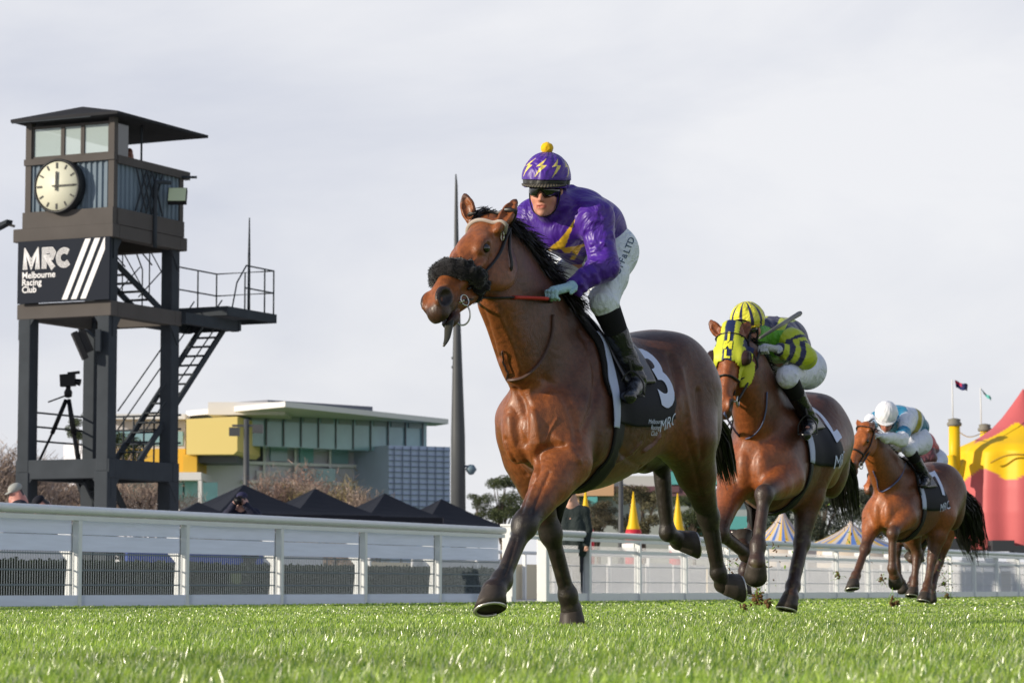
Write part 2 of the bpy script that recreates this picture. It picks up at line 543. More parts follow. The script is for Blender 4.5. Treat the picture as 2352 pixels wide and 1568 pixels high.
# kicked-up divots of turf beneath the horses
def clod(px, py, Y, r, i, lab):
    c = P(px, py, Y); v = Vol(np.array(c) - r*1.7, np.array(c) + r*1.7, r/9)
    rg = np.random.default_rng(i)
    for _ in range(16): v.ell(np.array(c) + rg.normal(0, r*.42, 3), r * rg.uniform(.12, .42, 3), k=r*.08)
    V, F = v.mesh(0); me = mesh_np('clod', V, F, smooth=False)
    o = link('turf_clod', me, mat('clod_soil', (.13, .075, .035), rough=.95, noise=.5, nscale=90, spec=.1))
    b = MB()
    for _ in range(14):
        a = c + Vector(rg.normal(0, r*.7, 3)); d = Vector(rg.normal(0, 1, 3)).normalized() * r * rg.uniform(.8, 1.7)
        b.frame(a, a + d, .006, .002)
    b.build('grass_tuft', mat('clod_grass', (.2, .33, .05), rough=.6), o)
    tag(o, lab, 'turf clod', 'divots flying up from the hooves')
for i, (a, b_, Y, r, lab) in enumerate([(1740, 1380, 20.0, .048, 'brown divot with grass roots below the folded foreleg of the yellow-hooded horse'),
        (1712, 1392, 19.6, .03, 'small brown clod low over the turf left of the big divot'),
        (1768, 1388, 19.9, .04, 'reddish clod low over the turf right of the big divot'),
        (1742, 1362, 20.3, .035, 'green grassy clod just above the big brown divot'),
        (2052, 1380, 28.5, .055, 'brown divot on the turf ahead of the white-capped rider\'s horse'),
        (2176, 1368, 30.5, .04, 'brown crumbly clod right of the rearmost hooves'),
        (2168, 1338, 30.8, .03, 'loose clod in the air behind the last horse\'s legs'),
        (1925, 1318, 25.5, .035, 'small clod in the air between the second and third horses'),
        (2026, 1329, 28.8, .04, 'slim clod in the air in front of the third horse\'s foreleg'),
        (1808, 1092, 20.0, .045, 'yellow-brown flake of turf in the air beside the second horse\'s girth')]): clod(a, b_, Y, r, i, lab)
def flecks():
    b = MB(); rg = np.random.default_rng(31)
    for (px, py, Y, sx, sy, n) in ((1735, 1310, 20.2, 30, 45, 90), (1775, 1240, 20.6, 60, 80, 60), (2175, 1330, 30.8, 22, 45, 90), (2040, 1240, 30, 60, 90, 35), (1940, 1180, 25, 50, 90, 25), (1690, 1300, 20, 30, 30, 30)):
        for _ in range(n):
            a = P(px + rg.normal(0, sx*.6), py + rg.normal(0, sy*.6), Y + rg.normal(0, .25))
            if a.z < .02: continue
            L_ = rg.uniform(.006, .026); d = Vector(rg.normal(0, 1, 3)).normalized() * L_
            b.cur = int(rg.random() < .45); b.frame(a, a + d, L_*.45, L_*.25)
    o = b.build('dirt', [mat('clod_soil', (.13, .075, .035)), mat('clod_grass', (.2, .33, .05))])
    tag(o, 'fine spray of dirt and cut grass behind the hooves', 'dirt', kind='stuff')
flecks()

# ------------------------------------------------------------------ running rail
white = mat('rail_white', (.80, .82, .82), rough=.32, noise=.04, nscale=6, coat=.2)
panel = mat('rail_panel', (.74, .80, .92), rough=.45, trans=.35, noise=.05, nscale=2.0, stretch=(1, 1, 14))
meshm = mat('wire_grey', (.20, .24, .27), rough=.6)
def post_shape(b, t, z1=.95, w=.085):
    b.frame(RL(t, 0, 0), RL(t, 0, z1), w, .075, up=RD)
def boarded_fence():
    root = empty('boarded_fence', RL(4.6, 0, 0), 0, 'white railed fence with pale solid boards over wire mesh, left of the gate posts', 'fence')
    t0, t1 = -9.6, 11.45
    b = MB(); b.tube([RL(t, .02, 1.035) for t in (t0, t1)], .05, 14); b.frame(RL(t0, .0, .955), RL(t1, .0, .955), .085, .05); b.build('top_rail', white, root)
    b = MB(); b.frame(RL(t0, .015, .065), RL(t1, .015, .065), .04, .13); b.build('bottom_board', panel, root)
    ts = [k * 2.31 for k in range(-4, 5)]
    for t in ts:
        b = MB(); post_shape(b, t); b.poly([RL(t, -.05, .90), RL(t, -.05, .0), RL(t, -.13, .0), RL(t, -.10, .50), RL(t, -.22, .62), RL(t, -.22, .9)], RD * -.05); b.build('post', white, root, bevel=.008)
    ts2 = ts + [11.45]
    for a, c in zip(ts2[:-1], ts2[1:]):
        b = MB()
        for (z0, z1) in ((.60, .775), (.781, .93)): b.frame(RL(a + .05, -.05, (z0+z1)/2), RL(c - .05, -.05, (z0+z1)/2), .012, z1 - z0)
        b.build('board', panel, root)
        b = MB(); n = 46
        for k in range(n + 1):
            t = a + .05 + (c - a - .1) * k / n; b.frame(RL(t, -.03, .12), RL(t, -.03, .60), .0055, .0055, up=RD)
        for z in (.24, .40, .575): b.frame(RL(a + .05, -.03, z), RL(c - .05, -.03, z), .008, .016)
        b.build('wire_mesh', meshm, root)
boarded_fence()
def big_post(t, w, h, label):
    root = empty('gate_post', RL(t, 0, 0), 0, label, 'gate post', 'white posts at the gap in the rail')
    b = MB(); b.frame(RL(t, .03, 0), RL(t, .03, h), w, w*.8, up=RD); b.build('post', white, root, bevel=.01)
    b = MB(); b.frame(RL(t, .03, h), RL(t, .03, h + .035), w*1.25, w*1.05, up=RD); b.build('cap', white, root, bevel=.008)
big_post(11.62, .17, 1.10, 'stout white capped post where the solid boards end')
big_post(12.9, .16, .97, 'stout white post at the start of the open mesh railing')
def open_fence():
    root = empty('mesh_fence', RL(20, 0, 0), 0, 'white open running rail with fine wire mesh, right of the gate posts', 'fence')
    t0, t1 = 11.7, 62
    b = MB(); b.tube([RL(t, .03, 1.035) for t in (t0, t1)], .05, 14); b.frame(RL(t0, .0, .955), RL(t1, .0, .955), .08, .05); b.build('top_rail', white, root)
    b = MB(); b.frame(RL(12.98, .0, .07), RL(t1, .0, .07), .04, .12); b.build('bottom_board', white, root)
    b = MB(); b.frame(RL(12.98, -.03, .78), RL(t1, -.03, .78), .03, .05); b.build('middle_rail', white, root)
    t = 14.75; ts = []
    while t < 60: ts.append(t); t += 2.2
    for t in ts:
        b = MB(); post_shape(b, t, w=.10); b.poly([RL(t, -.05, .93), RL(t, -.05, .72), RL(t, -.26, .86), RL(t, -.26, .93)], RD * -.05); b.build('post', white, root)
    ts2 = [13.0] + ts
    for i, (a, c) in enumerate(zip(ts2[:-1], ts2[1:])):
        b = MB(); n = 46 if i < 9 else 26
        for k in range(n + 1):
            t = a + .05 + (c - a - .1) * k / n; b.frame(RL(t, -.03, .12), RL(t, -.03, .86), .0075 if i < 9 else .014, .006, up=RD)
        for z in (.30, .55): b.frame(RL(a + .05, -.03, z), RL(c - .05, -.03, z), .008, .012)
        b.build('wire_mesh', mat('wire_white', (.62, .63, .65), rough=.4), root)
open_fence()
# things just behind the rail
def leafy(name, fn, n, size, m, parent=None, seed=1, cols=None, jit=.5, local=False):
    "leaf cards scattered at points given by fn(rng) -> (n,3)"
    rg = np.random.default_rng(seed); c = fn(rg, n); n = len(c)
    a = rg.normal(size=(n, 3)); a /= np.linalg.norm(a, axis=1, keepdims=True)
    b = np.cross(a, rg.normal(size=(n, 3))); b /= np.linalg.norm(b, axis=1, keepdims=True)
    s_ = (size * rg.uniform(.6, 1.4, n))[:, None]
    V = np.stack([c - a*s_, c + b*s_*.55, c + a*s_, c - b*s_*.55], 1).reshape(-1, 3)
    F = np.arange(n*4).reshape(n, 4)
    cols = np.array(cols if cols is not None else [(.05, .09, .03), (.10, .14, .05)])
    k = rg.random(n)[:, None]; cc = cols[0] * (1-k) + cols[-1] * k; cc = cc * (1 + jit * rg.uniform(-1, 1, n)[:, None] * .6)
    me = mesh_np(name, V, F, smooth=False, col=np.repeat(np.clip(cc, .004, 1), 4, 0))
    return link(name, me, m, parent, local)
leafm = mat('leaf_card', (.08, .12, .04), rough=.7, vcol=True, trans=.22, spec=.12)
def hedge(t0, t1, off, h, lab, seed):
    root = empty('hedge', RL((t0+t1)/2, off, 0), 0, lab, 'hedge')
    b = MB(); b.frame(RL(t0, off, h*.44), RL(t1, off, h*.44), .5, h*.82); b.build('branches', mat('hedge_core', (.025, .04, .02), rough=.9, noise=.5, nscale=8), root)
    def f(rg, n):
        t = rg.uniform(t0, t1, n); z = rg.uniform(0, h, n); o = off + .3 * rg.choice([1., 1., -1.], n) + rg.normal(0, .04, n)
        top = rg.random(n) < .3; z = np.where(top, h + rg.normal(0, .02, n), z); o = np.where(top, off + rg.uniform(-.3, .3, n), o)
        p = np.array(R0)[None] + np.array(RD)[None]*t[:, None] + np.array(RN)[None]*o[:, None]; p[:, 2] = z; return p
    leafy('leaves', f, int((t1-t0)*3800), .035, leafm, root, seed, [(.006, .012, .008), (.020, .030, .016)])
hedge(-9, 5.6, -1.6, .475, 'long clipped dark green hedge behind the wire mesh at far left', 3)
hedge(6.1, 14.2, -1.6, .465, 'shorter clipped dark hedge behind the mesh by the gate posts', 4)
def banner(t0, t1, off, z0, z1, m, lab):
    b = MB(); b.frame(RL(t0, off, (z0+z1)/2), RL(t1, off, (z0+z1)/2), .02, z1-z0); 
    for t in (t0, t1): b.frame(RL(t, off, 0), RL(t, off, z1), .03, .03, up=RD)
    tag(b.build('banner', m), lab, 'banner', 'low banners behind the hedge')
blue = mat('banner_blue', (.04, .09, .42), rough=.5); bwht = mat('banner_white', (.7, .72, .75), rough=.5)
banner(-6.5, -.2, -2.4, .52, .66, blue, 'low blue banner strip over the hedge at far left')
banner(2.2, 4.2, -2.6, .50, .66, bwht, 'white banner strip over the hedge in the second fence bay')
banner(5.0, 8.6, -2.4, .50, .68, blue, 'longer blue banner strip over the hedge near the boards\' end')
banner(8.9, 10.8, -2.6, .50, .66, bwht, 'white banner strip over the hedge next to the gate posts')
# second, farther rail with pale boards seen through the open mesh
def far_fence():
    root = empty('pale_board_fence', RL(30, -4, 0), 0, 'low pale boarded fence running behind the open mesh railing', 'fence')
    b = MB()
    t = 15.5; i = 0
    rg = random.Random(3)
    while t < 66:
        L_ = rg.uniform(1.4, 2.8); b.cur = rg.choice([0, 0, 1, 0, 2]); z1 = rg.uniform(.62, .74)
        b.frame(RL(t, -4.2, z1/2), RL(t + L_ - .1, -4.2, z1/2), .04, z1); t += L_
    b.build('board', [mat('pale_board', (.56, .58, .61), rough=.5, noise=.1, nscale=3), mat('pale_board_grey', (.34, .37, .42), rough=.5, noise=.1, nscale=3), mat('pale_board_cream', (.66, .58, .42), rough=.5)], root)
    b = MB(); b.tube([RL(15.3, -4.1, .86), RL(66, -4.1, .86)], .035, 8); b.build('top_rail', white, root)
    for k in range(24):
        b = MB(); t = 15.4 + k * 2.15; b.frame(RL(t, -4.1, 0), RL(t, -4.1, .86), .06, .06, up=RD); b.build('post', white, root)
far_fence()
p = MB(); p.quad(RL(-25, -.25, .004), RL(95, -.25, .004), RL(260, -260, .004), RL(-25, -330, .004))  # pale path widened far past the rail, added to bounce neutral light upwards
tag(p.build('bounce_pavement', mat('pale_gravel', (.42, .40, .38), rough=.9, noise=.15, nscale=2)), kind='structure')
# ------------------------------------------------------------------ judges' clock tower
T0 = Vector((-8.26, 58.0, 0)); TU = Vector((-.903, .43, 0)).normalized(); TV = Vector((.43, .903, 0)).normalized()
TW_, TD_ = 2.34, 2.73
def T(w, v, z): return T0 + TU * w + TV * v + Vector((0, 0, z))
steel = mat('tower_charcoal', (.048, .056, .066), rough=.8, spec=.08, noise=.12, nscale=2.5, bump=.15, bscale=30)
steelf = mat('tower_grey', (.10, .092, .088), rough=.85, spec=.06, noise=.08, nscale=2)
ribm = mat('ribbed_sheet', (.17, .22, .27), rough=.7, spec=.1, noise=.05, nscale=2)
def tower():
    root = empty('clock_tower', T(TW_/2, TD_/2, 0), 0, 'dark steel judging tower with a round clock, glazed cabin and side stair', 'tower')
    # four legs, tapering inwards a little towards the top
    for (w, v) in ((0, 0), (TW_, 0), (0, TD_), (TW_, TD_)):
        sw = 1 if w else -1; sv = 1 if v else -1
        b = MB(); 
        for (z0, z1, wd) in ((0, 2.6, .36), (2.6, 5.95, .32), (5.95, 7.45, .31)):
            b.frame(T(w - sw*.19, v - sv*.17, z0), T(w - sw*.19, v - sv*.17, z1), wd, wd*.9, up=TU)
        b.build('leg', steel, root, bevel=.02)
    def ring(z0, z1, th, name, m=steel, o=0.0, vv=0.0):
        z = (z0+z1)/2; h = z1-z0; b = MB(); e = -.06 + o
        b.frame(T(e-.13, e, z), T(TW_-e+.13, e, z), th, h); b.frame(T(e-.13, TD_-e, z), T(TW_-e+.13, TD_-e, z), th, h)
        b.frame(T(e, e+th/2+.003, z-.004), T(e, TD_-e-th/2-.003, z-.004), th, h); b.frame(T(TW_-e, e+th/2+.003, z-.004), T(TW_-e, TD_-e-th/2-.003, z-.004), th, h)
        b.build(name, m, root, bevel=.015)
    ring(2.46, 2.86, .24, 'lower_beam', o=.20)
    ring(5.80, 6.12, .26, 'middle_beam', steelf, o=.19)
    ring(7.42, 7.70, .26, 'deck_beam', steelf, o=.115)
    # knee braces under the openings
    for (z, dz) in ((5.80, -.42), (2.46, -.42), (7.42, -.42)):
        for (w0, w1) in ((.12, .42), (TW_-.12, TW_-.42)):
            for v in (0.02, TD_-.02): b = MB(); b.poly([T(w0, v, z), T(w1, v, z), T(w0, v, z+dz)], TV * .06); b.build('knee_brace', steel, root)
        for (v0, v1) in ((.12, .42), (TD_-.12, TD_-.42)):
            for w in (0.02, TW_-.02): b = MB(); b.poly([T(w, v0, z), T(w, v1, z), T(w, v0, z+dz)], TU * .06); b.build('knee_brace', steel, root)
    # sign board on the front
    b = MB(); b.frame(T(-.04, -.11, 6.77), T(TW_-.10, -.11, 6.77), .05, 1.30); sg = b.build('sign_board', mat('sign_black', (.026, .030, .040), rough=.9, spec=.04), root)
    ux, uy = -TU, Vector((0, 0, 1)); 
    def S(x, y): return T(TW_-.14 - x*.92, -.139, 6.13 + y)       # x from the left edge, y from the bottom edge of the sign
    lm = mat('sign_white', (.78, .78, .80), rough=.5)
    b = MB()
    def multi(path, n=4, gap=.034, wd=.019):
        "parallel strokes following one path"
        for k in range(n):
            off = (k - (n-1)/2) * gap; q = []
            for i, p in enumerate(path):
                a = Vector(path[max(i-1, 0)]); c = Vector(path[min(i+1, len(path)-1)]); p = Vector(p)
                if 0 < i < len(path)-1:
                    d1 = (p-a).normalized(); d2 = (c-p).normalized(); n1 = Vector((-d1.y, d1.x)); n2 = Vector((-d2.y, d2.x)); m = (n1+n2)
                    m = m / max(m.length_squared/2, .5)
                else:
                    d = (c-a).normalized(); m = Vector((-d.y, d.x))
                q.append(p + m*off)
            for i in range(len(q)-1):
                d = (q[i+1]-q[i]).normalized()*wd*.35; nn = Vector((-d.y, d.x)).normalized()*wd/2; a = q[i]-d; c = q[i+1]+d
                b.add([S(*(a+nn)), S(*(a-nn)), S(*(c-nn)), S(*(c+nn))], [(0, 1, 2, 3)])
    y0, y1 = .72, 1.13; y0_ = .70
    multi([(.16, y0_), (.16, y1-.03), (.33, y0_+.10), (.50, y1-.03), (.50, y0_)])                       # M
    multi([(.68, y0_), (.68, y1-.05), (.88, y1-.05), (.93, y1-.11), (.88, y1-.20), (.74, y1-.20), (.93, y0_)])   # R
    import math as _m
    multi([(1.22 + .16*_m.cos(a), (y0_+y1)/2 - .01 + .15*_m.sin(a)) for a in [R(t) for t in range(48, 320, 18)]])  # C
    b.build('logo_letters', lm, sg)
    b = MB(); U = ux
    for i, t in enumerate(('Melbourne', 'Racing', 'Club')):
        V, F = text_mesh(t, .19, bold=.003); x0 = min(p.x for p in V); o = S(.09, .57 - i*.15)
        b.add([o + ux*(p.x-x0) + uy*p.y for p in V], F)
    b.build('club_name', lm, sg)
    b = MB()
    for i in range(3):
        x = 1.17 + i*.25
        q = [(x, .03), (x+.145, .03), (x+.76, 1.27), (x+.615, 1.27)]; top = 2.31
        if q[2][0] > top:
            f = lambda x_, xa, ya, xb, yb: ya + (yb-ya)*(x_-xa)/(xb-xa)
            ya = f(top, q[1][0], .03, q[2][0], 1.27)
            if q[3][0] > top: q = [q[0], q[1], (top, ya), (top, f(top, q[0][0], .03, q[3][0], 1.27))]
            else: q = [q[0], q[1], (top, ya), (top, 1.27), q[3]]
        b.add([S(*p) for p in q], [tuple(range(len(q)))])
    b.build('stripes', lm, sg)
    # cabin, set in a little from the legs
    K = lambda w, v, z: T(.03 + w*.885, .06 + v*.935, z)
    b = MB()
    for (w, v) in ((0, 0), (TW_, 0), (0, TD_), (TW_, TD_)): b.frame(K(w, v, 7.7), K(w, v, 9.95 if v == 0 else 9.12), .14, .14, up=TU)
    b.frame(K(-.10, -.05, 7.87), K(TW_+.10, -.05, 7.87), .16, .34); b.frame(K(-.05, .04, 7.87), K(-.05, TD_+.05, 7.87), .14, .338)
    b.frame(K(TW_+.05, .04, 7.87), K(TW_+.05, TD_+.05, 7.87), .14, .338); b.frame(K(.04, TD_+.05, 7.868), K(TW_-.04, TD_+.05, 7.868), .14, .33)
    b.frame(K(-.10, -.045, 9.10), K(TW_+.10, -.045, 9.10), .12, .13); b.frame(K(-.05, .04, 9.06), K(-.05, TD_+.3, 9.06), .12, .17)
    b.box((-.01, 0, 0), (0, .01, .01), Matrix.Translation(K(.1, .1, 7.8)))
    b.build('cabin_frame', steelf, root)
    b = MB(); b.frame(K(-.02, .05, 7.73), K(TW_+.02, .05, 7.73), .04, .03)
    b.add([K(.03, .03, 7.72), K(TW_-.03, .03, 7.72), K(TW_-.03, TD_-.03, 7.72), K(.03, TD_-.03, 7.72)], [(0, 1, 2, 3)])
    b.build('floor', steel, root)
    def ribs(p, d, n, L_, z0, z1, nrm):
        b = MB(); pitch = L_/n; pr = [(0, 0), (.35, 0), (.45, .035), (.85, .035), (.95, 0)]
        xs = [(i + a)*pitch for i in range(n) for a, _ in pr] + [L_]; ys = [h for i in range(n) for _, h in pr] + [0]
        for (xa, ya, xb, yb) in zip(xs[:-1], ys[:-1], xs[1:], ys[1:]):
            A = p + d*xa + nrm*ya; B = p + d*xb + nrm*yb
            b.add([A + Vector((0,0,z0)), B + Vector((0,0,z0)), B + Vector((0,0,z1)), A + Vector((0,0,z1))], [(0, 1, 2, 3)])
        return b
    ribs(K(0, 0, 0) + TU*.05, TU, 14, TW_*.885-.1, 8.02, 9.05, -TV).build('ribbed_wall', ribm, root)
    ribs(K(0, 0, 0) + TV*.05, TV, 15, TD_*.935-.1, 8.02, 8.98, -TU).build('ribbed_wall', ribm, root)
    ribs(K(TW_, 0, 0) + TV*.05, TV, 15, TD_*.935-.1, 8.02, 8.98, TU).build('ribbed_wall', ribm, root)
    ribs(K(0, TD_, 0) + TU*.05, TU, 14, TW_*.885-.1, 8.02, 8.98, TV).build('ribbed_wall', ribm, root)
    # lattice on the side wall
    b = MB()
    for i in range(4):
        a = .78 + i*.22
        b.frame(K(-.10, a, 8.06), K(-.10, a+.44, 8.96), .03, .03); b.frame(K(-.11, a+.44, 8.06), K(-.11, a, 8.96), .03, .03)
    b.build('lattice', steel, root)
    # glazing of the front and left part of the cabin
    gl = mat('cabin_glass', (.46, .56, .56), rough=.08, spec=.8, alpha=.55)
    ws = [.07, .84, 1.40, TW_-.07]
    for i in range(3):
        b = MB(); b.frame(K(ws[i]+.02, .0, 9.5), K(ws[i+1]-.02, .0, 9.5), .012, .68); pn = b.build('window', gl, root)
        b = MB()
        for w in (ws[i]+.02, ws[i+1]-.02): b.frame(K(w, -.01, 9.16), K(w, -.01, 9.86), .05, .05, up=TU)
        b.frame(K(ws[i]+.05, -.01, 9.19), K(ws[i+1]-.05, -.01, 9.19), .045, .05); b.frame(K(ws[i]+.05, -.01, 9.83), K(ws[i+1]-.05, -.01, 9.83), .045, .05)
        b.build('window_frame', steelf, pn)
    b = MB(); b.frame(K(TW_, .07, 9.5), K(TW_, 1.2, 9.5), .012, .68); b.build('window', gl, root)
    b = MB(); b.frame(K(0.02, .10, 9.5), K(0.02, .62, 9.5), .012, .68); b.build('window', mat('dark_glass', (.05, .06, .07), rough=.1, spec=.8), root)
    # roof
    rf = mat('roof_sheet', (.035, .036, .040), rough=.85, spec=.05, noise=.1, nscale=3)
    b = MB(); e0, e1, f0, f1, z = -.30, TW_+.02, -.30, 3.25, 9.93
    A, B, C_, D = T(e0, f0, z), T(e1, f0, z), T(e1, f1, z), T(e0, f1, z); zt = z + .42
    r1, r2 = T(TW_/2+.1, .75, zt), T(TW_/2+.1, 1.6, zt)
    up = Vector((0, 0, .06))
    b.add([A+up, B+up, C_+up, D+up, r1, r2, A, B, C_, D], [(0, 1, 4), (1, 2, 5, 4), (2, 3, 5), (3, 0, 4, 5), (6, 9, 8, 7), (0, 6, 7, 1), (1, 7, 8, 2), (2, 8, 9, 3), (3, 9, 6, 0)])
    ro = b.build('roof', rf, root)
    b = MB(); b.frame(T(.35, f0-.0, 9.915), T(TW_, f0+.02, 9.915), .03, .02); b.tube([T(.08, 1.2, 9.05), T(.08, 1.2, 9.95)], .022); b.tube([T(.08, .3, 9.38), T(.08, 3.0, 9.90)], .014); b.tube([T(.08, .3, 9.38), T(1.0, 1.6, 9.95)], .012); b.tube([T(.05, 2.5, 9.0), T(-.35, 2.72, 9.0)], .028)
    b.build('roof_stay', steel, root)
    # open platform, its beams and railing
    b = MB(); b.frame(T(-.02, TD_, 5.98), T(-.02, 4.95, 5.98), .16, .24); b.frame(T(1.2, TD_, 5.98), T(1.2, 4.95, 5.98), .16, .24); b.frame(T(-.12, 4.95, 5.98), T(1.3, 4.95, 5.98), .1, .2)
    b.build('bracket_beam', steel, root)
    b = MB(); b.frame(T(.45, 4.05, 6.27), T(.45, 6.12, 6.27), 1.55, .07); b.frame(T(-.32, 4.05, 6.24), T(-.32, 6.12, 6.24), .06, .2); b.frame(T(1.22, 4.05, 6.24), T(1.22, 6.12, 6.24), .06, .2)
    b.frame(T(-.35, 6.13, 6.24), T(1.25, 6.13, 6.24), .06, .2); b.frame(T(-.35, 4.04, 6.24), T(1.25, 4.04, 6.24), .06, .2)
    b.build('platform', steel, root)
    b = MB(); r_ = .018
    for (w, v) in ((-.3, 5.0), (-.3, 5.7), (-.3, 6.10), (.45, 6.10), (1.2, 6.10), (1.2, 5.3), (1.2, 4.1)): b.tube([T(w, v, 6.28), T(w, v, 7.32)], r_, 6)
    for zz in (6.82, 7.32): b.tube([T(1.2, 4.1, zz), T(1.2, 6.10, zz), T(-.3, 6.10, zz), T(-.3, 4.9, zz)], r_, 6)
    b.tube([T(-.3, 4.9, 7.32), T(-.3, 4.5, 6.9), T(-.3, 4.3, 6.3)], r_, 6)
    b.build('railing', steel, root)
    b = MB(); b.tube([T(-.1, 5.35, 6.3), T(-.1, 5.35, 7.6), T(-.1, 5.35, 8.45)], [.035, .03, .014], 6); b.build('antenna', steel, root)
    # stair: cabin -> platform -> low deck -> ground
    def stair(a, c, wid, n, name, th=.13):
        a, c = Vector(a), Vector(c); b = MB(); side = TU
        for sgn in (0, 1): b.frame(a + side*wid*sgn, c + side*wid*sgn, .05, th)
        for k in range(1, n):
            p = a + (c-a)*k/n; b.frame(p + side*.03, p + side*(wid-.03), .2, .03, up=(0, 0, 1))
        return b.build(name, steel, root)
    stair(T(1.25, 1.2, 7.55), T(1.25, 4.1, 6.2), .62, 9, 'stair_flight')
    stair(T(.25, 4.9, 5.95), T(.25, 1.5, 2.85), .62, 14, 'stair_flight')
    stair(T(.9, 1.4, 2.5), T(.9, 3.6, .0), .62, 10, 'stair_flight', .16)
    b = MB()
    for w in (.2, .92):
        for dz in (.55, .95): b.tube([T(w, 4.7, 5.8+dz-.2), T(w, 1.7, 3.0+dz)], .016, 6)
    for w in (1.2, 1.9): b.tube([T(w, 1.3, 8.4), T(w, 3.4, 7.25)], .016, 6); b.tube([T(w, TD_+.1, 9.0), T(w, 4.1, 7.25), T(w, 4.1, 6.3)], .018, 6)
    for w in (1.2, 1.9): b.tube([T(w, TD_+.1, 8.0), T(w, 4.05, 6.9)], .014, 6); b.tube([T(w, 3.3, 7.6), T(w, 3.3, 6.6)], .014, 6); b.tube([T(w, TD_+.15, 6.5), T(w, 4.0, 7.3)], .014, 6)
    b.build('handrail', steel, root)
    # low deck rails
    b = MB()
    for zz in (3.3, 3.6, 3.9): b.tube([T(0, TD_, zz), T(TW_, TD_, zz)], .024, 6); b.tube([T(TW_, .2, zz), T(TW_, TD_, zz)], .022, 6)
    for k in range(9): b.tube([T(.15+k*.26, TD_, 2.86), T(.15+k*.26, TD_, 3.9)], .02, 6)
    b.add([T(.3, .3, 2.7), T(TW_-.3, .3, 2.7), T(TW_-.3, TD_-.3, 2.7), T(.3, TD_-.3, 2.7)], [(0, 1, 2, 3)])
    b.build('low_deck', steel, root)
tower()
def clock():
    c = T(TW_*.525, -.22, 8.53); root = empty('clock', c, 0, 'big round cream clock with black bar markers on the tower wall', 'clock')
    Z = -TV; X = -TU; Y = Vector((0, 0, 1)); M = Matrix((X, Y, Z)).transposed().to_4x4(); M.translation = c
    b = MB(); b.lathe([(.02, -.24), (.55, -.24), (.57, -.22), (.57, .0), (.53, .02), (.525, -.02), (.02, -.02)], n=48, M=M); b.build('case', mat('clock_case', (.02, .022, .026), rough=.4), root)
    b = MB(); b.lathe([(.01, 0), (.51, 0), (.515, -.015), (.01, -.016)], n=48, M=M); b.build('dial', mat('clock_dial', (.62, .62, .50), rough=.4), root)
    bk = mat('clock_black', (.03, .03, .03), rough=.5)
    for k in range(12):
        b = MB(); a = R(30*k); d = Vector((math.sin(a), math.cos(a), 0)); big = k % 3 == 0
        b.frame(M @ (d*.49 + Vector((0,0,.01))), M @ (d*(.39 if not big else .37) + Vector((0,0,.01))), .03 if not big else .04, .01, up=Z); b.build('marker', bk, root)
    def hand(deg, L_, w0, name):
        a = R(deg); d = Vector((math.sin(a), math.cos(a), 0)); b = MB(); b.frame(M @ (d*-.1 + Vector((0,0,.03))), M @ (d*L_ + Vector((0,0,.03))), w0, .012, up=Z); b.build(name, bk, root)
    hand(1.5, .30, .045, 'hour_hand'); hand(90, .44, .03, 'minute_hand')
clock()
def speaker():
    root = empty('loudspeaker', T(.1, -.4, 4.9), 0, 'black horn loudspeaker bolted to the tower\'s front corner leg', 'loudspeaker')
    c = T(.62, -.30, 5.15); d = (TU*.6 - TV*.5 + Vector((0, 0, -.35))).normalized(); u = Vector((0,0,1)); s_ = d.cross(u).normalized(); u2 = s_.cross(d)
    b = MB(); b.poly([c + u2*.3 + s_*.14, c + u2*.3 - s_*.14, c - u2*.3 - s_*.14, c - u2*.3 + s_*.14], d * -.12); b.poly([c - d*.12 + u2*.27 + s_*.12, c - d*.12 + u2*.27 - s_*.12, c - d*.12 - u2*.2 - s_*.12, c - d*.12 - u2*.2 + s_*.12], d * -.16)
    b.build('cabinet', mat('speaker_black', (.02, .02, .022), rough=.5), root, bevel=.01)
    b = MB(); b.tube(bezier([c - d*.2 + u2*.1, c - d*.3 + u2*.25, T(.25, -.12, 5.3)], 8), .03); b.frame(T(.2, -.14, 5.05), T(.2, -.14, 5.5), .25, .1); b.build('bracket', steel, root)
    root = empty('floodlight', T(-.1, 1.4, 7.4), 0, 'floodlight with pale green lens on a bent arm beside the tower cabin', 'floodlight')
    b = MB(); b.tube(bezier([T(-.12, 1.45, 7.35), T(-.12, 1.45, 8.6), T(-.14, 1.52, 8.75), T(-.2, 1.9, 8.78)], 12), .045, 8); b.build('arm', steel, root)
    b = MB(); cc = T(-.32, 2.0, 8.5); b.box((-.2, -.06, -.18), (.2, .06, .18), Matrix.Translation(cc) @ Matrix.Rotation(R(-28), 4, 'X')); b.build('housing', mat('speaker_black', (.02, .02, .022)), root)
    b = MB(); b.box((-.185, -.075, -.165), (.185, -.062, .165), Matrix.Translation(cc) @ Matrix.Rotation(R(-28), 4, 'X')); b.build('lens', mat('lens_green', (.62, .70, .45), rough=.2), root)
    root = empty('security_light', T(TW_+.2, 0, 7.9), 0, 'small wedge lamp on a short arm at the tower\'s left corner', 'lamp')
    b = MB(); b.tube([T(TW_+.1, 0, 7.78), T(TW_+.4, .05, 7.86)], .03, 6); b.build('arm', steelf, root)
    b = MB(); b.poly([T(TW_+.22, -.1, 7.92), T(TW_+.62, -.1, 7.80), T(TW_+.60, -.1, 7.70), T(TW_+.24, -.1, 7.84)], TV*.22); b.build('housing', steel, root)
speaker()
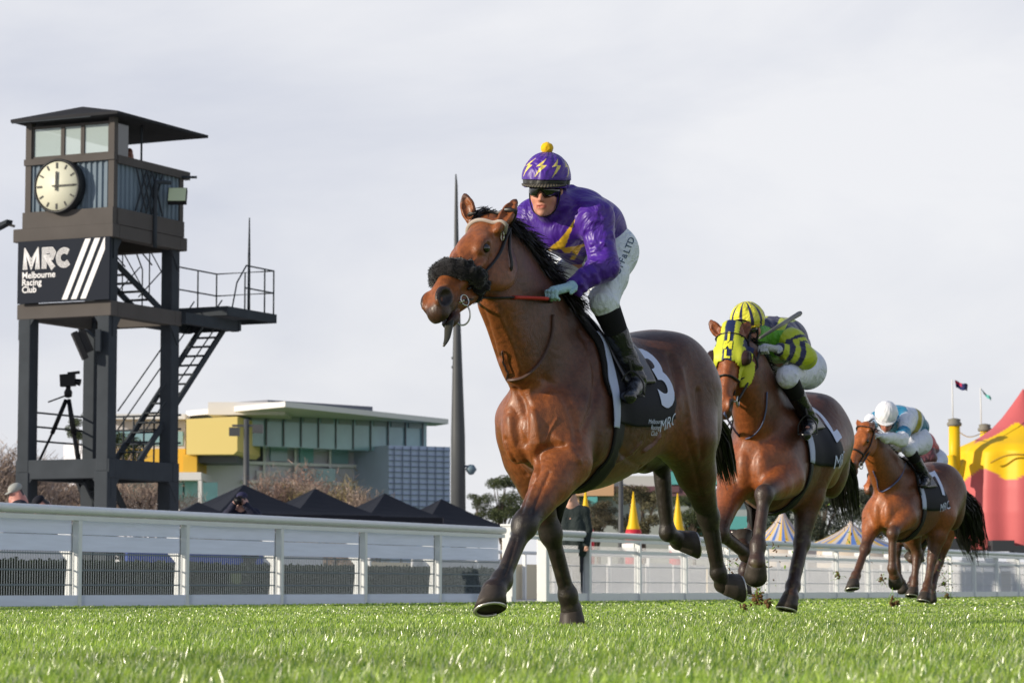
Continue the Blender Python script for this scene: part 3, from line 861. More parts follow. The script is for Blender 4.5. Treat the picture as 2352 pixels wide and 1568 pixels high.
# ------------------------------------------------------------------ buildings beyond the course
def boxw(b, px0, px1, y0, y1, Y, dep, sk=0.0):
    "a block whose front spans the given photo extents at depth Y; the right end lies sk metres farther"
    a, c = P(px0, y1, Y), P(px1, y1, Y + sk); ta, tc_ = P(px0, y0, Y), P(px1, y0, Y + sk); c.z = a.z; tc_.z = ta.z
    n = Vector((-(c.y-a.y), c.x-a.x, 0)).normalized() * dep
    V = [a, c, c+n, a+n, ta, tc_, tc_+n, ta+n]
    b.add(V, [(0,3,2,1),(4,5,6,7),(0,1,5,4),(1,2,6,5),(2,3,7,6),(3,0,4,7)]); return b
def grandstand():
    Y = 230.0
    root = empty('office_building', P(700, 1351, Y), 0, 'glass and white office building with projecting bright yellow box and flat roof', 'building')
    wht = mat('bldg_white', (.86, .86, .88), rough=.6, noise=.05, nscale=.2); roofc = mat('bldg_roof', (.34, .34, .35), rough=.6)
    tealm = mat('bldg_teal', (.26, .44, .48), rough=.15, spec=.8, noise=.25, nscale=.3); teal2 = mat('bldg_teal_light', (.24, .54, .54), rough=.2, spec=.7, noise=.2, nscale=.35)
    grey = mat('bldg_grey', (.68, .68, .74), rough=.6, noise=.06, nscale=.3); dark = mat('bldg_dark', (.12, .13, .15), rough=.5)
    b = MB(); boxw(b, 425, 905, 1000, 1345, Y+1, 20, 13); b.build('wall', grey, root)
    b = MB(); boxw(b, 548, 980, 942, 1022, Y-1, 16, 13); b.build('glass_band', tealm, root)
    # mullions and blinds
    b = MB()
    for k in range(11):
        x = 570 + k*40; boxw(b, x, x+3, 943 + k*2.0, 1021 + k*1.7, Y-1.25 + (x-548)/432*13, .2, 0)
    b.build('mullion', dark, root)
    b = MB()
    for k in range(10):
        x = 574 + k*40.3; boxw(b, x+3, x+33, 946 + k*2.0, 964 + k*2.0, Y-1.18 + (x-548)/432*13, .1, 1)
    b.build('blind', mat('bldg_blind', (.32, .37, .38), rough=.6), root)
    b = MB(); 
    # roof slab: left arm towards the camera, long right arm
    zr = P(655, 934, Y-10).z; q = [Vector((P(x_, 900, Y+dy).x, Y+dy, zr)) for x_, dy in ((428, 2), (655, -10), (1030, 13), (1000, 16), (440, 16))]
    b.poly(q, (0, 0, .42)); b.build('roof', mat('bldg_roof_white', (.74, .72, .70), rough=.6), root)
    b = MB(); boxw(b, 478, 655, 923, 952, Y-4, 8, 0); b.build('plant_room', mat('bldg_roof_white', (.74, .72, .70)), root)
    b = MB(); boxw(b, 615, 856, 918, 945, Y-3, 6, 8.5); b.build('louvre_screen', mat('bldg_louvre', (.16, .17, .20), rough=.6), root)
    b = MB()
    for k in range(18): x = 622 + k*13; boxw(b, x, x+2.5, 926 + k*.9, 944 + k*.8, Y-3.2 + (x-615)/241*8.5, .1, 0)
    b.build('louvre_fin', wht, root)
    yl = mat('bldg_yellow', (.92, .72, .26), rough=.5)
    b = MB()
    q = [(428, 962), (545, 956), (545, 1035), (536, 1043), (455, 1043), (428, 1043)]
    b.poly([P(x, y, Y-6) for x, y in q], (1.0, 9, 0)); b.build('yellow_box', yl, root)
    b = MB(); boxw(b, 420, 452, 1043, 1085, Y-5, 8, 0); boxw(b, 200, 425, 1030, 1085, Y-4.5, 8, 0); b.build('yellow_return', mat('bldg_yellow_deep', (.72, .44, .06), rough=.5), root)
    b = MB(); boxw(b, 452, 545, 1045, 1062, Y-4, 5, 0); b.build('soffit', dark, root)
    b = MB(); boxw(b, 200, 462, 1084, 1102, Y-7, 8, 0); b.build('white_canopy', mat('bldg_roof_white', (.74, .72, .70)), root)
    b = MB(); boxw(b, 455, 463, 1103, 1165, Y-7, 1, 0); b.build('white_column', mat('bldg_roof_white', (.74, .72, .70)), root)
    for (x0, x1, y0, y1, m_) in ((425, 454, 1105, 1140, teal2), (464, 500, 1107, 1150, teal2), (576, 604, 1023, 1062, dark), (622, 660, 1022, 1058, tealm), (690, 720, 1024, 1062, teal2), (760, 800, 1026, 1064, tealm),
              (836, 892, 1032, 1062, teal2), (836, 892, 1075, 1104, teal2), (700, 770, 1075, 1105, tealm), (590, 640, 1080, 1110, grey), (200, 420, 1108, 1150, teal2), (225, 420, 990, 1022, tealm), (700, 732, 1115, 1150, teal2)):
        b = MB(); boxw(b, x0, x1, y0, y1, Y+.5+(x0-425)/480*13 if x0 > 500 else Y-4.2, 1.4, .9 if x0 > 500 else .3); b.build('window', m_, root)
    b = MB(); 
    for y in (1016, 1058, 1101): boxw(b, 560, 900, y, y+7, Y+3.9, 1.2, 9.4)
    for x in (604, 676, 756, 828, 890): boxw(b, x, x+5, 1022, 1150, Y+.3+(x-425)/480*13, .9, 0)
    b.build('white_band', wht, root)
    b = MB(); boxw(b, 893, 1034, 1022, 1345, Y+6, 16, 3); cl = b.build('blue_cladding', mat('bldg_blue', (.44, .52, .70), rough=.35, noise=.08, nscale=.4), root)
    b = MB()
    for k in range(11): y = 1030 + k*13; boxw(b, 893, 1034, y, y+1.6, Y+5.85, .1, 3)
    for k in range(7): x = 905 + k*19; boxw(b, x, x+1.6, 1025, 1180, Y+5.85 + (x-893)/141*3, .1, 0)
    b.build('cladding_joint', mat('bldg_joint', (.17, .21, .30), rough=.5), cl)
    b = MB(); boxw(b, 228, 425, 950, 962, Y-2, 10, 0); b.build('left_roof', mat('bldg_roof_white', (.74, .72, .70)), root)
    b = MB(); boxw(b, 232, 425, 962, 1030, Y, 10, 0); b.build('left_wall', grey, root)
grandstand()
def low_building():
    Y = 190.0
    root = empty('low_building', P(1450, 1351, Y), 0, 'long low block with peach, maroon and turquoise bands behind the yellow cones', 'building')
    ms = dict(peach=mat('bl_peach', (.62, .38, .22), rough=.6), grey=mat('bl_grey', (.36, .38, .37), rough=.6), maroon=mat('bl_maroon', (.16, .085, .10), rough=.6), teal=mat('bl_teal', (.13, .42, .42), rough=.4), dk=mat('bl_dark', (.10, .09, .10), rough=.6), pale=mat('bl_pale', (.55, .55, .53), rough=.6))
    b = MB(); boxw(b, 1288, 1900, 1122, 1345, Y, 14, 0); b.build('wall', ms['grey'], root)
    for (nm, x0, x1, y0, y1, m_, dy) in (('peach_wall', 1290, 1410, 1102, 1138, 'peach', 1.2), ('peach_wall', 1260, 1330, 1130, 1180, 'peach', .9), ('grey_band', 1400, 1640, 1092, 1116, 'pale', .7), ('maroon_band', 1402, 1560, 1116, 1130, 'maroon', 1.1), ('maroon_band', 1530, 1640, 1060, 1080, 'maroon', 1.3), ('teal_band', 1536, 1660, 1080, 1112, 'teal', 1.2), ('maroon_band', 1540, 1640, 1112, 1140, 'maroon', 1.0), ('grey_band', 1500, 1630, 1030, 1060, 'pale', 1.1), ('teal_window', 1350, 1372, 1140, 1162, 'teal', 1.3), ('teal_band', 1640, 1760, 1185, 1215, 'teal', 1.3), ('maroon_band', 1640, 1760, 1215, 1240, 'maroon', 1.2), ('teal_band', 1580, 1620, 1190, 1225, 'teal', 1.4)):
        b = MB(); boxw(b, x0, x1, y0, y1, Y - dy, 2.0 + dy, 0); b.build(nm, ms[m_], root)
low_building()
# ------------------------------------------------------------------ poles
darkm = mat('pole_dark', (.075, .08, .085), rough=.45, noise=.06, nscale=2)
def light_pole():
    Y = 120.0; base = P(1053, 1351, Y); base.z = 0; root = empty('light_tower', base, 0, 'very tall tapering dark steel mast behind the lead horse\'s head', 'mast')
    b = MB(); top = P(1047, 400, Y); b.tube([base, P(1052, 1000, Y), P(1049.5, 720, Y), P(1048, 500, Y), P(1048, 425, Y), top], [.34, .30, .145, .085, .06, .025], 16); b.build('mast', darkm, root)
    b = MB()
    for (x, y) in ((1037, 822), (1037, 843), (1040, 872)): 
        p = P(x, y, Y); b.frame(p, p + Vector((.3, 0, 0)), .08, .10)
    b.build('step_bracket', darkm, root)
    b = MB(); c = P(1082, 1078, Y); b.tube([P(1060, 1072, Y), P(1074, 1070, Y)], .05, 6); b.lathe([(.02, .22), (.12, .2), (.24, .02), (.22, -.04), (.1, -.2), (.02, -.22)], c=c, n=16); b.build('horn_speaker', mat('horn_blue', (.14, .20, .25), rough=.4), root)
light_pole()
def thin_pole(px, y0, Y, w, lab, head=None):
    base = P(px, 1351, Y); base.z = 0; root = empty('lamp_post', base, 0, lab, 'lamp post')
    b = MB(); b.tube([base, P(px, y0, Y)], [w, w*.7], 10); b.build('pole', darkm, root)
    b = MB(); c = P(px, y0, Y)
    if head: b.frame(c + Vector((-.75, 0, -.35)), c + Vector((.75, 0, -.35)), .12, .12); b.box((-.9, -.2, -.9), (-.35, .1, -.45), Matrix.Translation(c)); b.box((.35, -.2, -.75), (.9, .1, -.3), Matrix.Translation(c))
    else: b.lathe([(.03, .1), (.14, .08), (.16, -.1), (.04, -.14)], c=c, n=12)
    b.build('lamp_head', darkm, root)
thin_pole(566, 962, 150, .20, 'dark lamp post in front of the yellow and glass building', True)
thin_pole(1426, 1088, 90, .10, 'slim grey lamp post between the yellow cones', False)

# ------------------------------------------------------------------ black tents
tentm = mat('tent_black', (.012, .014, .021), rough=.7, wrinkle=.4, wscale=.8)
tentg = mat('tent_grey', (.06, .06, .07), rough=.7)
def tent(px, py, Y, w, h, lab, ang=0.0):
    apex = P(px, py, Y); root = empty('marquee', (apex.x, apex.y, 0), ang, lab, 'tent', 'black peaked marquees behind the rail')
    zr = apex.z - h; b = MB(); n = 6; hw = w/2
    def prof(s_): return zr + h * ((1 - s_)**1.18)
    V = []; F = []
    for i in range(n+1):
        s_ = i/n
        for (a, c) in ((-1, -1), (0, -1), (1, -1), (1, 0), (1, 1), (0, 1), (-1, 1), (-1, 0)):
            sag = .04*h*math.sin(math.pi*s_) if a*c == 0 else 0
            V.append(Vector((a*hw*s_, c*hw*s_, prof(s_) - sag)))
    for i in range(n):
        for k in range(8): F.append((i*8+k, i*8+(k+1) % 8, (i+1)*8+(k+1) % 8, (i+1)*8+k))
    b.add(V, F, False); b.build('roof', tentm, root, local=True)
    for (a, c) in ((-1, -1), (1, -1), (1, 1), (-1, 1)): b = MB(); b.tube([(a*hw*.98, c*hw*.98, 0), (a*hw*.98, c*hw*.98, zr)], .05, 6); b.build('leg', tentg, root, local=True)
    b = MB(); 
    for (A, B) in (((-1, -1), (1, -1)), ((1, -1), (1, 1)), ((1, 1), (-1, 1)), ((-1, 1), (-1, -1))):
        b.frame((A[0]*hw, A[1]*hw, zr-.18), (B[0]*hw, B[1]*hw, zr-.18), .02, .34)
    b.build('valance', tentm, root, local=True)
tent(455, 1152, 92, 1.9, .45, 'smallest black marquee peak, by the tower\'s right leg', .3)
tent(560, 1112, 96, 3.9, 1.05, 'broad black marquee behind the crouching photographer', .55)
tent(724, 1121, 102, 3.5, 1.0, 'black marquee second from the photographer', .55)
tent(884, 1132, 108, 3.3, .95, 'black marquee between the photographer\'s and the mast', .55)
tent(1014, 1145, 113, 3.9, 1.15, 'black marquee at the foot of the tall mast', .55)

# ------------------------------------------------------------------ circus things
yel = mat('circus_yellow', (.80, .50, .012), rough=.45, wrinkle=.25, wscale=.8); red = mat('circus_red', (.55, .09, .085), rough=.5, wrinkle=.3, wscale=.5)
def cone(px, py, y1, Y, lab):
    s_ = FPX/Y; c = P(px, y1, Y); top = P(px, py, Y); h = top.z - c.z; root = empty('circus_cone', (c.x, c.y, 0), 0, lab, 'cone', 'yellow spires with red bases')
    o = (c.x, c.y, c.z)
    b = MB(); b.lathe([(.19*h/1.0*.9, .0), (.185*h*.9, .10*h), (.145*h*.9, .2*h), (.10*h*.9, .45*h), (.055*h*.9, .72*h), (.012, h)], c=o, n=20); b.build('spire', yel, root)
    b = MB(); b.lathe([(.20*h, -c.z), (.20*h, -.01), (.178*h, .075*h)], c=o, n=20); b.build('base', mat('cone_red', (.52, .03, .05), rough=.5), root)
cone(1345, 1122, 1222, 80, 'yellow spire nearest the lead horse\'s forelegs')
cone(1455, 1128, 1222, 80, 'yellow spire right of the slim grey lamp post')
cone(1557, 1132, 1228, 80, 'yellow spire just beside the lead horse\'s raised hind hoof')
def striped_tent(px, py, pxl, pxr, yb, Y, lab, r=None):
    apex = P(px, py, Y); hw = (pxr - pxl)/2/FPX*Y; zb = P(px, yb, Y).z; root = empty('striped_tent', (apex.x, apex.y, 0), 0, lab, 'tent', 'blue, yellow and cream striped circus tents')
    n = 48; m = 10; V = []; F = []; mi = []
    for i in range(m+1):
        f = i/m; rr = hw*(f**1.25); z = apex.z - (apex.z - zb)*(f**.72)
        for k in range(n): t = 2*math.pi*k/n; V.append((apex.x + rr*math.cos(t), apex.y + rr*math.sin(t), z - (.05*f*abs(math.sin(t*4)))))
    for i in range(m):
        for k in range(n): F.append((i*n+k, i*n+(k+1) % n, (i+1)*n+(k+1) % n, (i+1)*n+k)); mi.append((0, 2, 1, 2, 0, 1)[k % 6])
    me = mesh_np('roof', V, [np.array(F)], smooth=False, mats=[mat('stripe_yellow', (.72, .47, .10), rough=.5), mat('stripe_blue', (.10, .20, .52), rough=.5), mat('stripe_cream', (.62, .55, .47), rough=.5)], mi=mi)
    link('roof', me, None, root)
    b = MB(); b.lathe([(hw*.97, -zb), (hw*.97, -.02)], c=(apex.x, apex.y, zb), n=32); b.build('side_wall', mat('stripe_cream', (.62, .55, .47)), root)
    b = MB(); b.lathe([(.06, 0), (.03, .5), (.01, .6)], c=tuple(apex - Vector((0, 0, .1))), n=8); b.build('finial', darkm, root)
striped_tent(1797, 1158, 1725, 1885, 1252, 105, 'small striped tent with a sharp peak between the second horse\'s legs')
striped_tent(1955, 1190, 1830, 2100, 1262, 115, 'wide low striped tent behind the third horse\'s extended foreleg')
def big_top():
    Y = 98.0; s_ = FPX/Y; cx = 2352; ap = P(cx-2, 893, Y)
    root = empty('circus_big_top', (ap.x, ap.y, 0), 0, 'huge red and yellow circus big top at the right edge', 'tent')
    # silhouette radius by height, in photo pixels from the axis
    prof = [(893, 1), (905, 9), (930, 27), (960, 50), (985, 74), (1003, 100), (1015, 122), (1025, 145), (1040, 163), (1090, 170), (1125, 174), (1180, 176), (1235, 172), (1255, 170)]
    ys = np.linspace(893, 1262, 90); rr = np.interp(ys, [a for a, _ in prof], [c for _, c in prof]); n = 128
    V = np.zeros((len(ys), n, 3)); col = np.zeros((len(ys), n, 3))
    t = np.arange(n)/n*2*np.pi; r_, y_ = np.array([.52, .115, .12]), np.array([.80, .50, .012])
    for i, y in enumerate(ys):
        z = P(cx, y, Y).z; rad = rr[i]/s_; f = np.clip((y-1000)/60, 0, 1)
        rad_t = rad*(1 + .035*f*np.cos(t*8) - .02*f*np.cos(t*16+1))
        V[i, :, 0] = ap.x + rad_t*np.cos(t); V[i, :, 1] = ap.y + rad_t*np.sin(t); V[i, :, 2] = z
        td = np.degrees(t); up_ = 996 - 22*np.cos(np.radians((td-246)*4)); low = 1095 + 13*np.cos(np.radians((td-250)*8))
        col[i] = np.where(((y > up_) & (y < low))[:, None], y_, r_)
    F = []
    for i in range(len(ys)-1):
        k = np.arange(n); F.append(np.stack([i*n+k, i*n+(k+1) % n, (i+1)*n+(k+1) % n, (i+1)*n+k], 1))
    me = mesh_np('canvas', V.reshape(-1, 3), [np.concatenate(F)], col=col.reshape(-1, 3))
    link('canvas', me, mat('big_top_canvas', (.5, .1, .1), rough=.5, vcol=True, wrinkle=.5, wscale=.35), root)
    def at(px, y, dY=0): return P(px, y, Y + dY)
    b = MB(); b.tube(bezier([at(2275, 1062, -2.3), at(2310, 1046, -2.5), at(2352, 1044, -2.7), at(2400, 1056, -2.5)], 16), .035, 8); b.build('piping', mat('canvas_seam', (.42, .26, .02), rough=.6), root)
    # yellow masts at the entrance
    for (x, y0, y1, dY, r1) in ((2192, 978, 1100, -2.0, .19), (2262, 990, 1030, 2.5, .17)):
        b = MB(); b.tube([at(x+1, y1, dY), at(x, y0, dY)], [.20, r1], 12); m_ = b.build('mast', yel, root)
        b = MB(); b.lathe([(.1, -.05), (.24, -.03), (.26, .05), (.20, .12), (.22, .2), (.05, .24)], c=tuple(at(x, y0-2, dY)), n=10); b.build('mast_head', mat('mast_head', (.20, .19, .16), rough=.6), m_)
    b = MB(); b.tube([at(2185, 1165, -2.3), at(2187, 1080, -2.3), at(2184, 1045, -2.3)], [.2, .17, .13], 10); b.tube([at(2198, 1100, -2.2), at(2212, 1060, -1.6)], [.22, .12], 10); b.build('entrance_drape', yel, root)
    b = MB(); b.tube(bezier([at(2194, 985, -2), at(2225, 1003, 0), at(2262, 992, 2.5)], 12), .02, 5); b.build('festoon', mat('festoon_white', (.7, .7, .68), rough=.5), root)
    for (x0, x1, y0, y1) in ((2150, 2230, 1235, 1262), (2280, 2330, 1240, 1265), (2330, 2420, 1252, 1270)): b = MB(); boxw(b, x0, x1, y0, y1, Y-3.4, 1.0, 0); b.build('skirt', mat('skirt_dark', (.04, .045, .05), rough=.7), root)
    for (x, y0, cols, lab, q) in ((2187, 872, ((.40, .03, .08), (.02, .025, .10)), 'dark navy and red ensign streaming from a thin white pole', ((2193, 873, 2196, 890), (2224, 884, 2222, 899))), (2252, 890, ((.03, .13, .16), (.10, .42, .38)), 'limp dark and turquoise flag on the thin pole nearer the big top', ((2253, 892, 2260, 905), (2278, 915, 2276, 921)))):
        dY = -2 if x < 2200 else 2.5; base = at(x, 1351, dY); base.z = 0
        fr = empty('flagpole', base, 0, lab, 'flag', 'flags above the big top')
        b = MB(); b.tube([at(x+2, 978 if x < 2200 else 990, dY), at(x, y0, dY)], .022, 6); b.build('pole', mat('festoon_white', (.7, .7, .68)), fr)
        (xa, ya, xb, yb), (xc, yc, xd, yd) = q
        A, B, C_, D = at(xa, ya, dY), at(xb, yb, dY), at(xd, yd, dY), at(xc, yc, dY); b = MB(); m = 10
        for i in range(m):
            for j in range(2):
                def pt(u, v): 
                    p = (A*(1-u)+D*u)*(1-v) + (B*(1-u)+C_*u)*v; return p + Vector((0, .12*math.sin(u*7), .03*math.sin(u*9)))
                b.cur = 0 if (j == 0 and i < 5) else 1
                b.add([pt(i/m, j/2), pt((i+1)/m, j/2), pt((i+1)/m, (j+1)/2), pt(i/m, (j+1)/2)], [(0, 1, 2, 3)])
        b.build('flag', [mat('flag_a_%d' % x, cols[0], rough=.7), mat('flag_b_%d' % x, cols[1], rough=.7)], fr)
big_top()

# ------------------------------------------------------------------ trees
bark = mat('bark', (.12, .095, .075), rough=.9, noise=.3, nscale=6)
def branches(b, p, d, L_, r_, lvl, rg, twigs, n=4, spread=.55):
    q = p + d*L_; b.tube([p, p + d*L_*.5 + Vector(rg.normal(0, L_*.04, 3)), q], [r_, r_*.82, r_*.66], 5 if lvl > 1 else 4, caps=False)
    if lvl == 0: twigs.append(q); return
    for k in range(n if lvl > 1 else 3):
        e = (d + Vector(rg.normal(0, spread, 3)) + Vector((0, 0, .12))).normalized()
        branches(b, p + d*L_*rg.uniform(.55, 1.0), e, L_*rg.uniform(.6, .82), r_*.6, lvl-1, rg, twigs, n, spread)
def bare_tree(px, ytop, Y, lab, seed, tint=((.26, .20, .165), (.40, .31, .25)), wide=1.0, leaf=1.0):
    base = P(px, 1351, Y); base.z = 0; H = P(px, ytop, Y).z; rg = np.random.default_rng(seed)
    root = empty('bare_tree', base, 0, lab, 'tree', 'winter trees beyond the course')
    b = MB(); tw = []; branches(b, base, Vector((0, 0, 1)), H*.30, H*.022, 4, rg, tw, 4, .5*wide); b.build('trunk', bark, root)
    # fine twigs as slim ribbons
    tw = np.array([tuple(t) for t in tw]); n = int(5000*leaf); c = tw[rg.integers(0, len(tw), n)] + rg.normal(0, H*.045, (n, 3))
    d = rg.normal(size=(n, 3)); d[:, 2] = np.abs(d[:, 2]) + .3; d /= np.linalg.norm(d, axis=1, keepdims=True); L_ = H*rg.uniform(.02, .06, n)[:, None]
    s_ = np.cross(d, rg.normal(size=(n, 3))); s_ /= np.linalg.norm(s_, axis=1, keepdims=True); w_ = H*.0022
    V = np.stack([c - s_*w_, c + s_*w_, c + d*L_ + s_*w_*.4, c + d*L_ - s_*w_*.4], 1).reshape(-1, 3)
    k = rg.random(n)[:, None]; cc = np.array(tint[0])*(1-k) + np.array(tint[1])*k
    me = mesh_np('twigs', V, np.arange(n*4).reshape(n, 4), smooth=False, col=np.repeat(cc, 4, 0)); link('twigs', me, mat('twig', (.2, .15, .12), rough=.9, vcol=True), root)
bare_tree(25, 930, 120, 'tall bare winter tree left of the clock tower', 1, wide=.8)
bare_tree(130, 985, 125, 'bare brown tree seen under the tower behind the video camera', 2, leaf=1.6)
bare_tree(232, 960, 130, 'bare tree behind the tower\'s front corner leg', 3, leaf=1.3)
bare_tree(330, 1010, 128, 'smaller bare tree seen through the tower stair', 4)
bare_tree(590, 1040, 160, 'bare tree in front of the office building\'s left wing', 5, leaf=.8)
bare_tree(672, 1005, 160, 'reddish bare tree in the middle of the office building', 6, ((.26, .17, .14), (.36, .25, .2)), leaf=1.1)
bare_tree(775, 1040, 150, 'olive-brown half-bare tree before the office building', 7, ((.20, .16, .08), (.30, .25, .12)), leaf=1.3)
bare_tree(715, 1030, 155, 'spreading brown bare tree right of the reddish one', 21, leaf=1.5)
bare_tree(630, 1065, 150, 'low brown bare tree behind the broad black marquee', 22, ((.22, .15, .12), (.30, .21, .17)), leaf=1.5)
bare_tree(820, 1060, 148, 'pale brown bare tree left of the blue clad wing', 23, leaf=1.5)
bare_tree(850, 1075, 150, 'low bare tree beside the blue clad wing', 8, leaf=.8)
def leafy_tree(px, ytop, Y, wpx, lab, seed, cols=((.035, .055, .028), (.13, .15, .07)), ybot=1190, clumps=26, dens=420):
    base = P(px, 1351, Y); base.z = 0; top = P(px, ytop, Y).z; bot = P(px, ybot, Y).z; hw = wpx/2/FPX*Y; rg = np.random.default_rng(seed)
    root = empty('leafy_tree', base, 0, lab, 'tree', 'green trees beyond the right-hand rail')
    b = MB(); cs = []
    for k in range(clumps):
        a = rg.uniform(0, 6.28); rr = hw*math.sqrt(rg.random())*.85; f = rg.random(); z = bot + (top-bot)*(.08 + .84*f); sc = math.sqrt(max(.05, 1-(2*f-1)**2))*.65+.35
        cs.append((base.x + rr*math.cos(a)*sc, base.y + rr*math.sin(a)*sc, z))
    b.tube([base, base + Vector((.1, 0, bot*.6)), Vector((base.x, base.y, (bot+top)/2))], [hw*.09, hw*.07, hw*.03], 8)
    for c in cs[::2]: b.tube([Vector((base.x, base.y, bot*.7)), (Vector(c) + Vector((base.x, base.y, bot)))*.5, c], [hw*.035, hw*.022, hw*.008], 5)
    b.build('trunk', bark, root)
    cs = np.array(cs); cr = (top-bot)*.15
    def f(rg, n):
        i = rg.integers(0, len(cs), n); d = rg.normal(size=(n, 3)); d /= np.linalg.norm(d, axis=1, keepdims=True)
        p = cs[i] + d*cr*(rg.random(n)[:, None]**.35)*np.array([1.25, 1.25, .8]); return p
    leafy('crown', f, clumps*dens, (top-bot)*.018, leafm, root, seed, cols)
leafy_tree(1150, 1092, 140, 150, 'round dark green gum tree between the mast and the lead horse', 11, ybot=1200)
leafy_tree(1095, 1130, 140, 60, 'low outer gum tree beside the foot of the mast', 12, ybot=1200, clumps=12)
leafy_tree(1475, 1112, 120, 170, 'tawny green tree behind the middle yellow spire', 13, ((.06, .06, .035), (.20, .18, .10)), ybot=1230)
leafy_tree(1370, 1150, 120, 130, 'low olive tree behind the first yellow spire', 14, ((.06, .06, .035), (.20, .17, .11)), ybot=1235)
leafy_tree(1590, 1120, 115, 110, 'dark green tree behind the lead horse\'s raised hind hoof', 15, ybot=1235)
leafy_tree(1885, 1110, 170, 150, 'grey-green tree between the second and third horses', 16, ((.05, .06, .045), (.15, .17, .13)), ybot=1240)
leafy_tree(2010, 1095, 175, 120, 'far grey-green tree behind the third horse\'s chest', 17, ((.06, .07, .055), (.17, .19, .15)), ybot=1235)
leafy_tree(1790, 1070, 175, 90, 'tall slim grey-green tree above the small striped tent', 18, ((.05, .07, .06), (.12, .16, .14)), ybot=1230)
leafy_tree(283, 978, 135, 90, 'dark green tree crown behind the tower stair', 19, ybot=1100, clumps=14)
leafy_tree(175, 925, 150, 60, 'green tree top behind the tower\'s tripod deck', 20, ybot=1010, clumps=10)
# ------------------------------------------------------------------ figures in a frame of their own: x forward, y left, z up
class Frame:
    def __init__(s, x0, y0, theta):
        s.O = Vector((x0, y0, 0)); s.th = R(theta)
        s.f = Vector((-math.sin(s.th), -math.cos(s.th), 0)); s.l = Vector((math.cos(s.th), -math.sin(s.th), 0))
        s.rz = math.atan2(s.f.y, s.f.x)
    def J(s, px, py, b=0.0):
        "photo pixel -> local point in the plane b metres left of the animal's midline"
        d = ray(px, py); o = Vector((0, 0, CAMH)); t = (b - (o - s.O).dot(s.l)) / d.dot(s.l); return s.loc(o + d * t)
    def JY(s, px, py, Y): return s.loc(P(px, py, Y))
    def loc(s, w): q = w - s.O; return np.array([q.dot(s.f), q.dot(s.l), w.z])
    def dloc(s, w): w = Vector(w); return np.array([w.dot(s.f), w.dot(s.l), w.z])
    def world(s, p): return s.O + s.f * float(p[0]) + s.l * float(p[1]) + Vector((0, 0, float(p[2])))
class Ops:
    "collects primitives, then sizes a volume round them and meshes it"
    def __init__(s): s.o = []
    def cone(s, a, b, ra, rb=None, **k): s.o.append(('cone', (a, b, ra, rb), k)); return s
    def ell(s, c, r, M=None, **k): s.o.append(('ell', (c, r, M), k)); return s
    def loft(s, p, **k): s.o.append(('loft', (p,), k)); return s
    def chain(s, pts, rs, **k):
        for i in range(len(pts)-1): s.cone(pts[i], pts[i+1], rs[i], rs[i+1], **k)
        return s
    def mesh(s, h, smooth=2):
        lo = np.full(3, 9e9); hi = -lo
        for t, a, k in s.o:
            if k.get('cut'): continue
            if t == 'cone': m = max(a[2], a[3] or a[2]); p = np.array([a[0], a[1]], float); l_, h_ = p.min(0)-m, p.max(0)+m
            elif t == 'ell': m = np.max(a[1]); l_, h_ = np.array(a[0], float)-m, np.array(a[0], float)+m
            else: p = np.array(a[0]); l_ = np.array([p[:, 0].min(), -p[:, 3].max(), (p[:, 1]-p[:, 2]).min()]); h_ = np.array([p[:, 0].max(), p[:, 3].max(), (p[:, 1]+p[:, 2]).max()])
            lo = np.minimum(lo, l_); hi = np.maximum(hi, h_)
        v = Vol(lo - 5*h, hi + 5*h, h)
        for t, a, k in s.o: getattr(v, t)(*a, **k)
        return v.mesh(smooth)
def unit(v): v = np.array(v, float); return v / np.linalg.norm(v)

BAY = dict(coat=(.070, .026, .013), warm=(.27, .078, .017), dark=(.018, .013, .011), belly=(.20, .085, .035))  # bay tones; coat also carries the shaded flank, warm the sunlit front
coatm = dict(rough=.42, vcol=True, noise=.34, nscale=42, bump=.55, bscale=190, spec=.42, sheen=.05, wrinkle=.14, wscale=10, coat=.10)
hairm = mat('hair_black', (.012, .010, .010), rough=.38, spec=.55)
leather = mat('leather_black', (.016, .014, .014), rough=.42, spec=.5)
brownl = mat('leather_brown', (.06, .03, .018), rough=.45)
metalm = mat('bit_metal', (.55, .54, .50), rough=.25, metal=1.0)

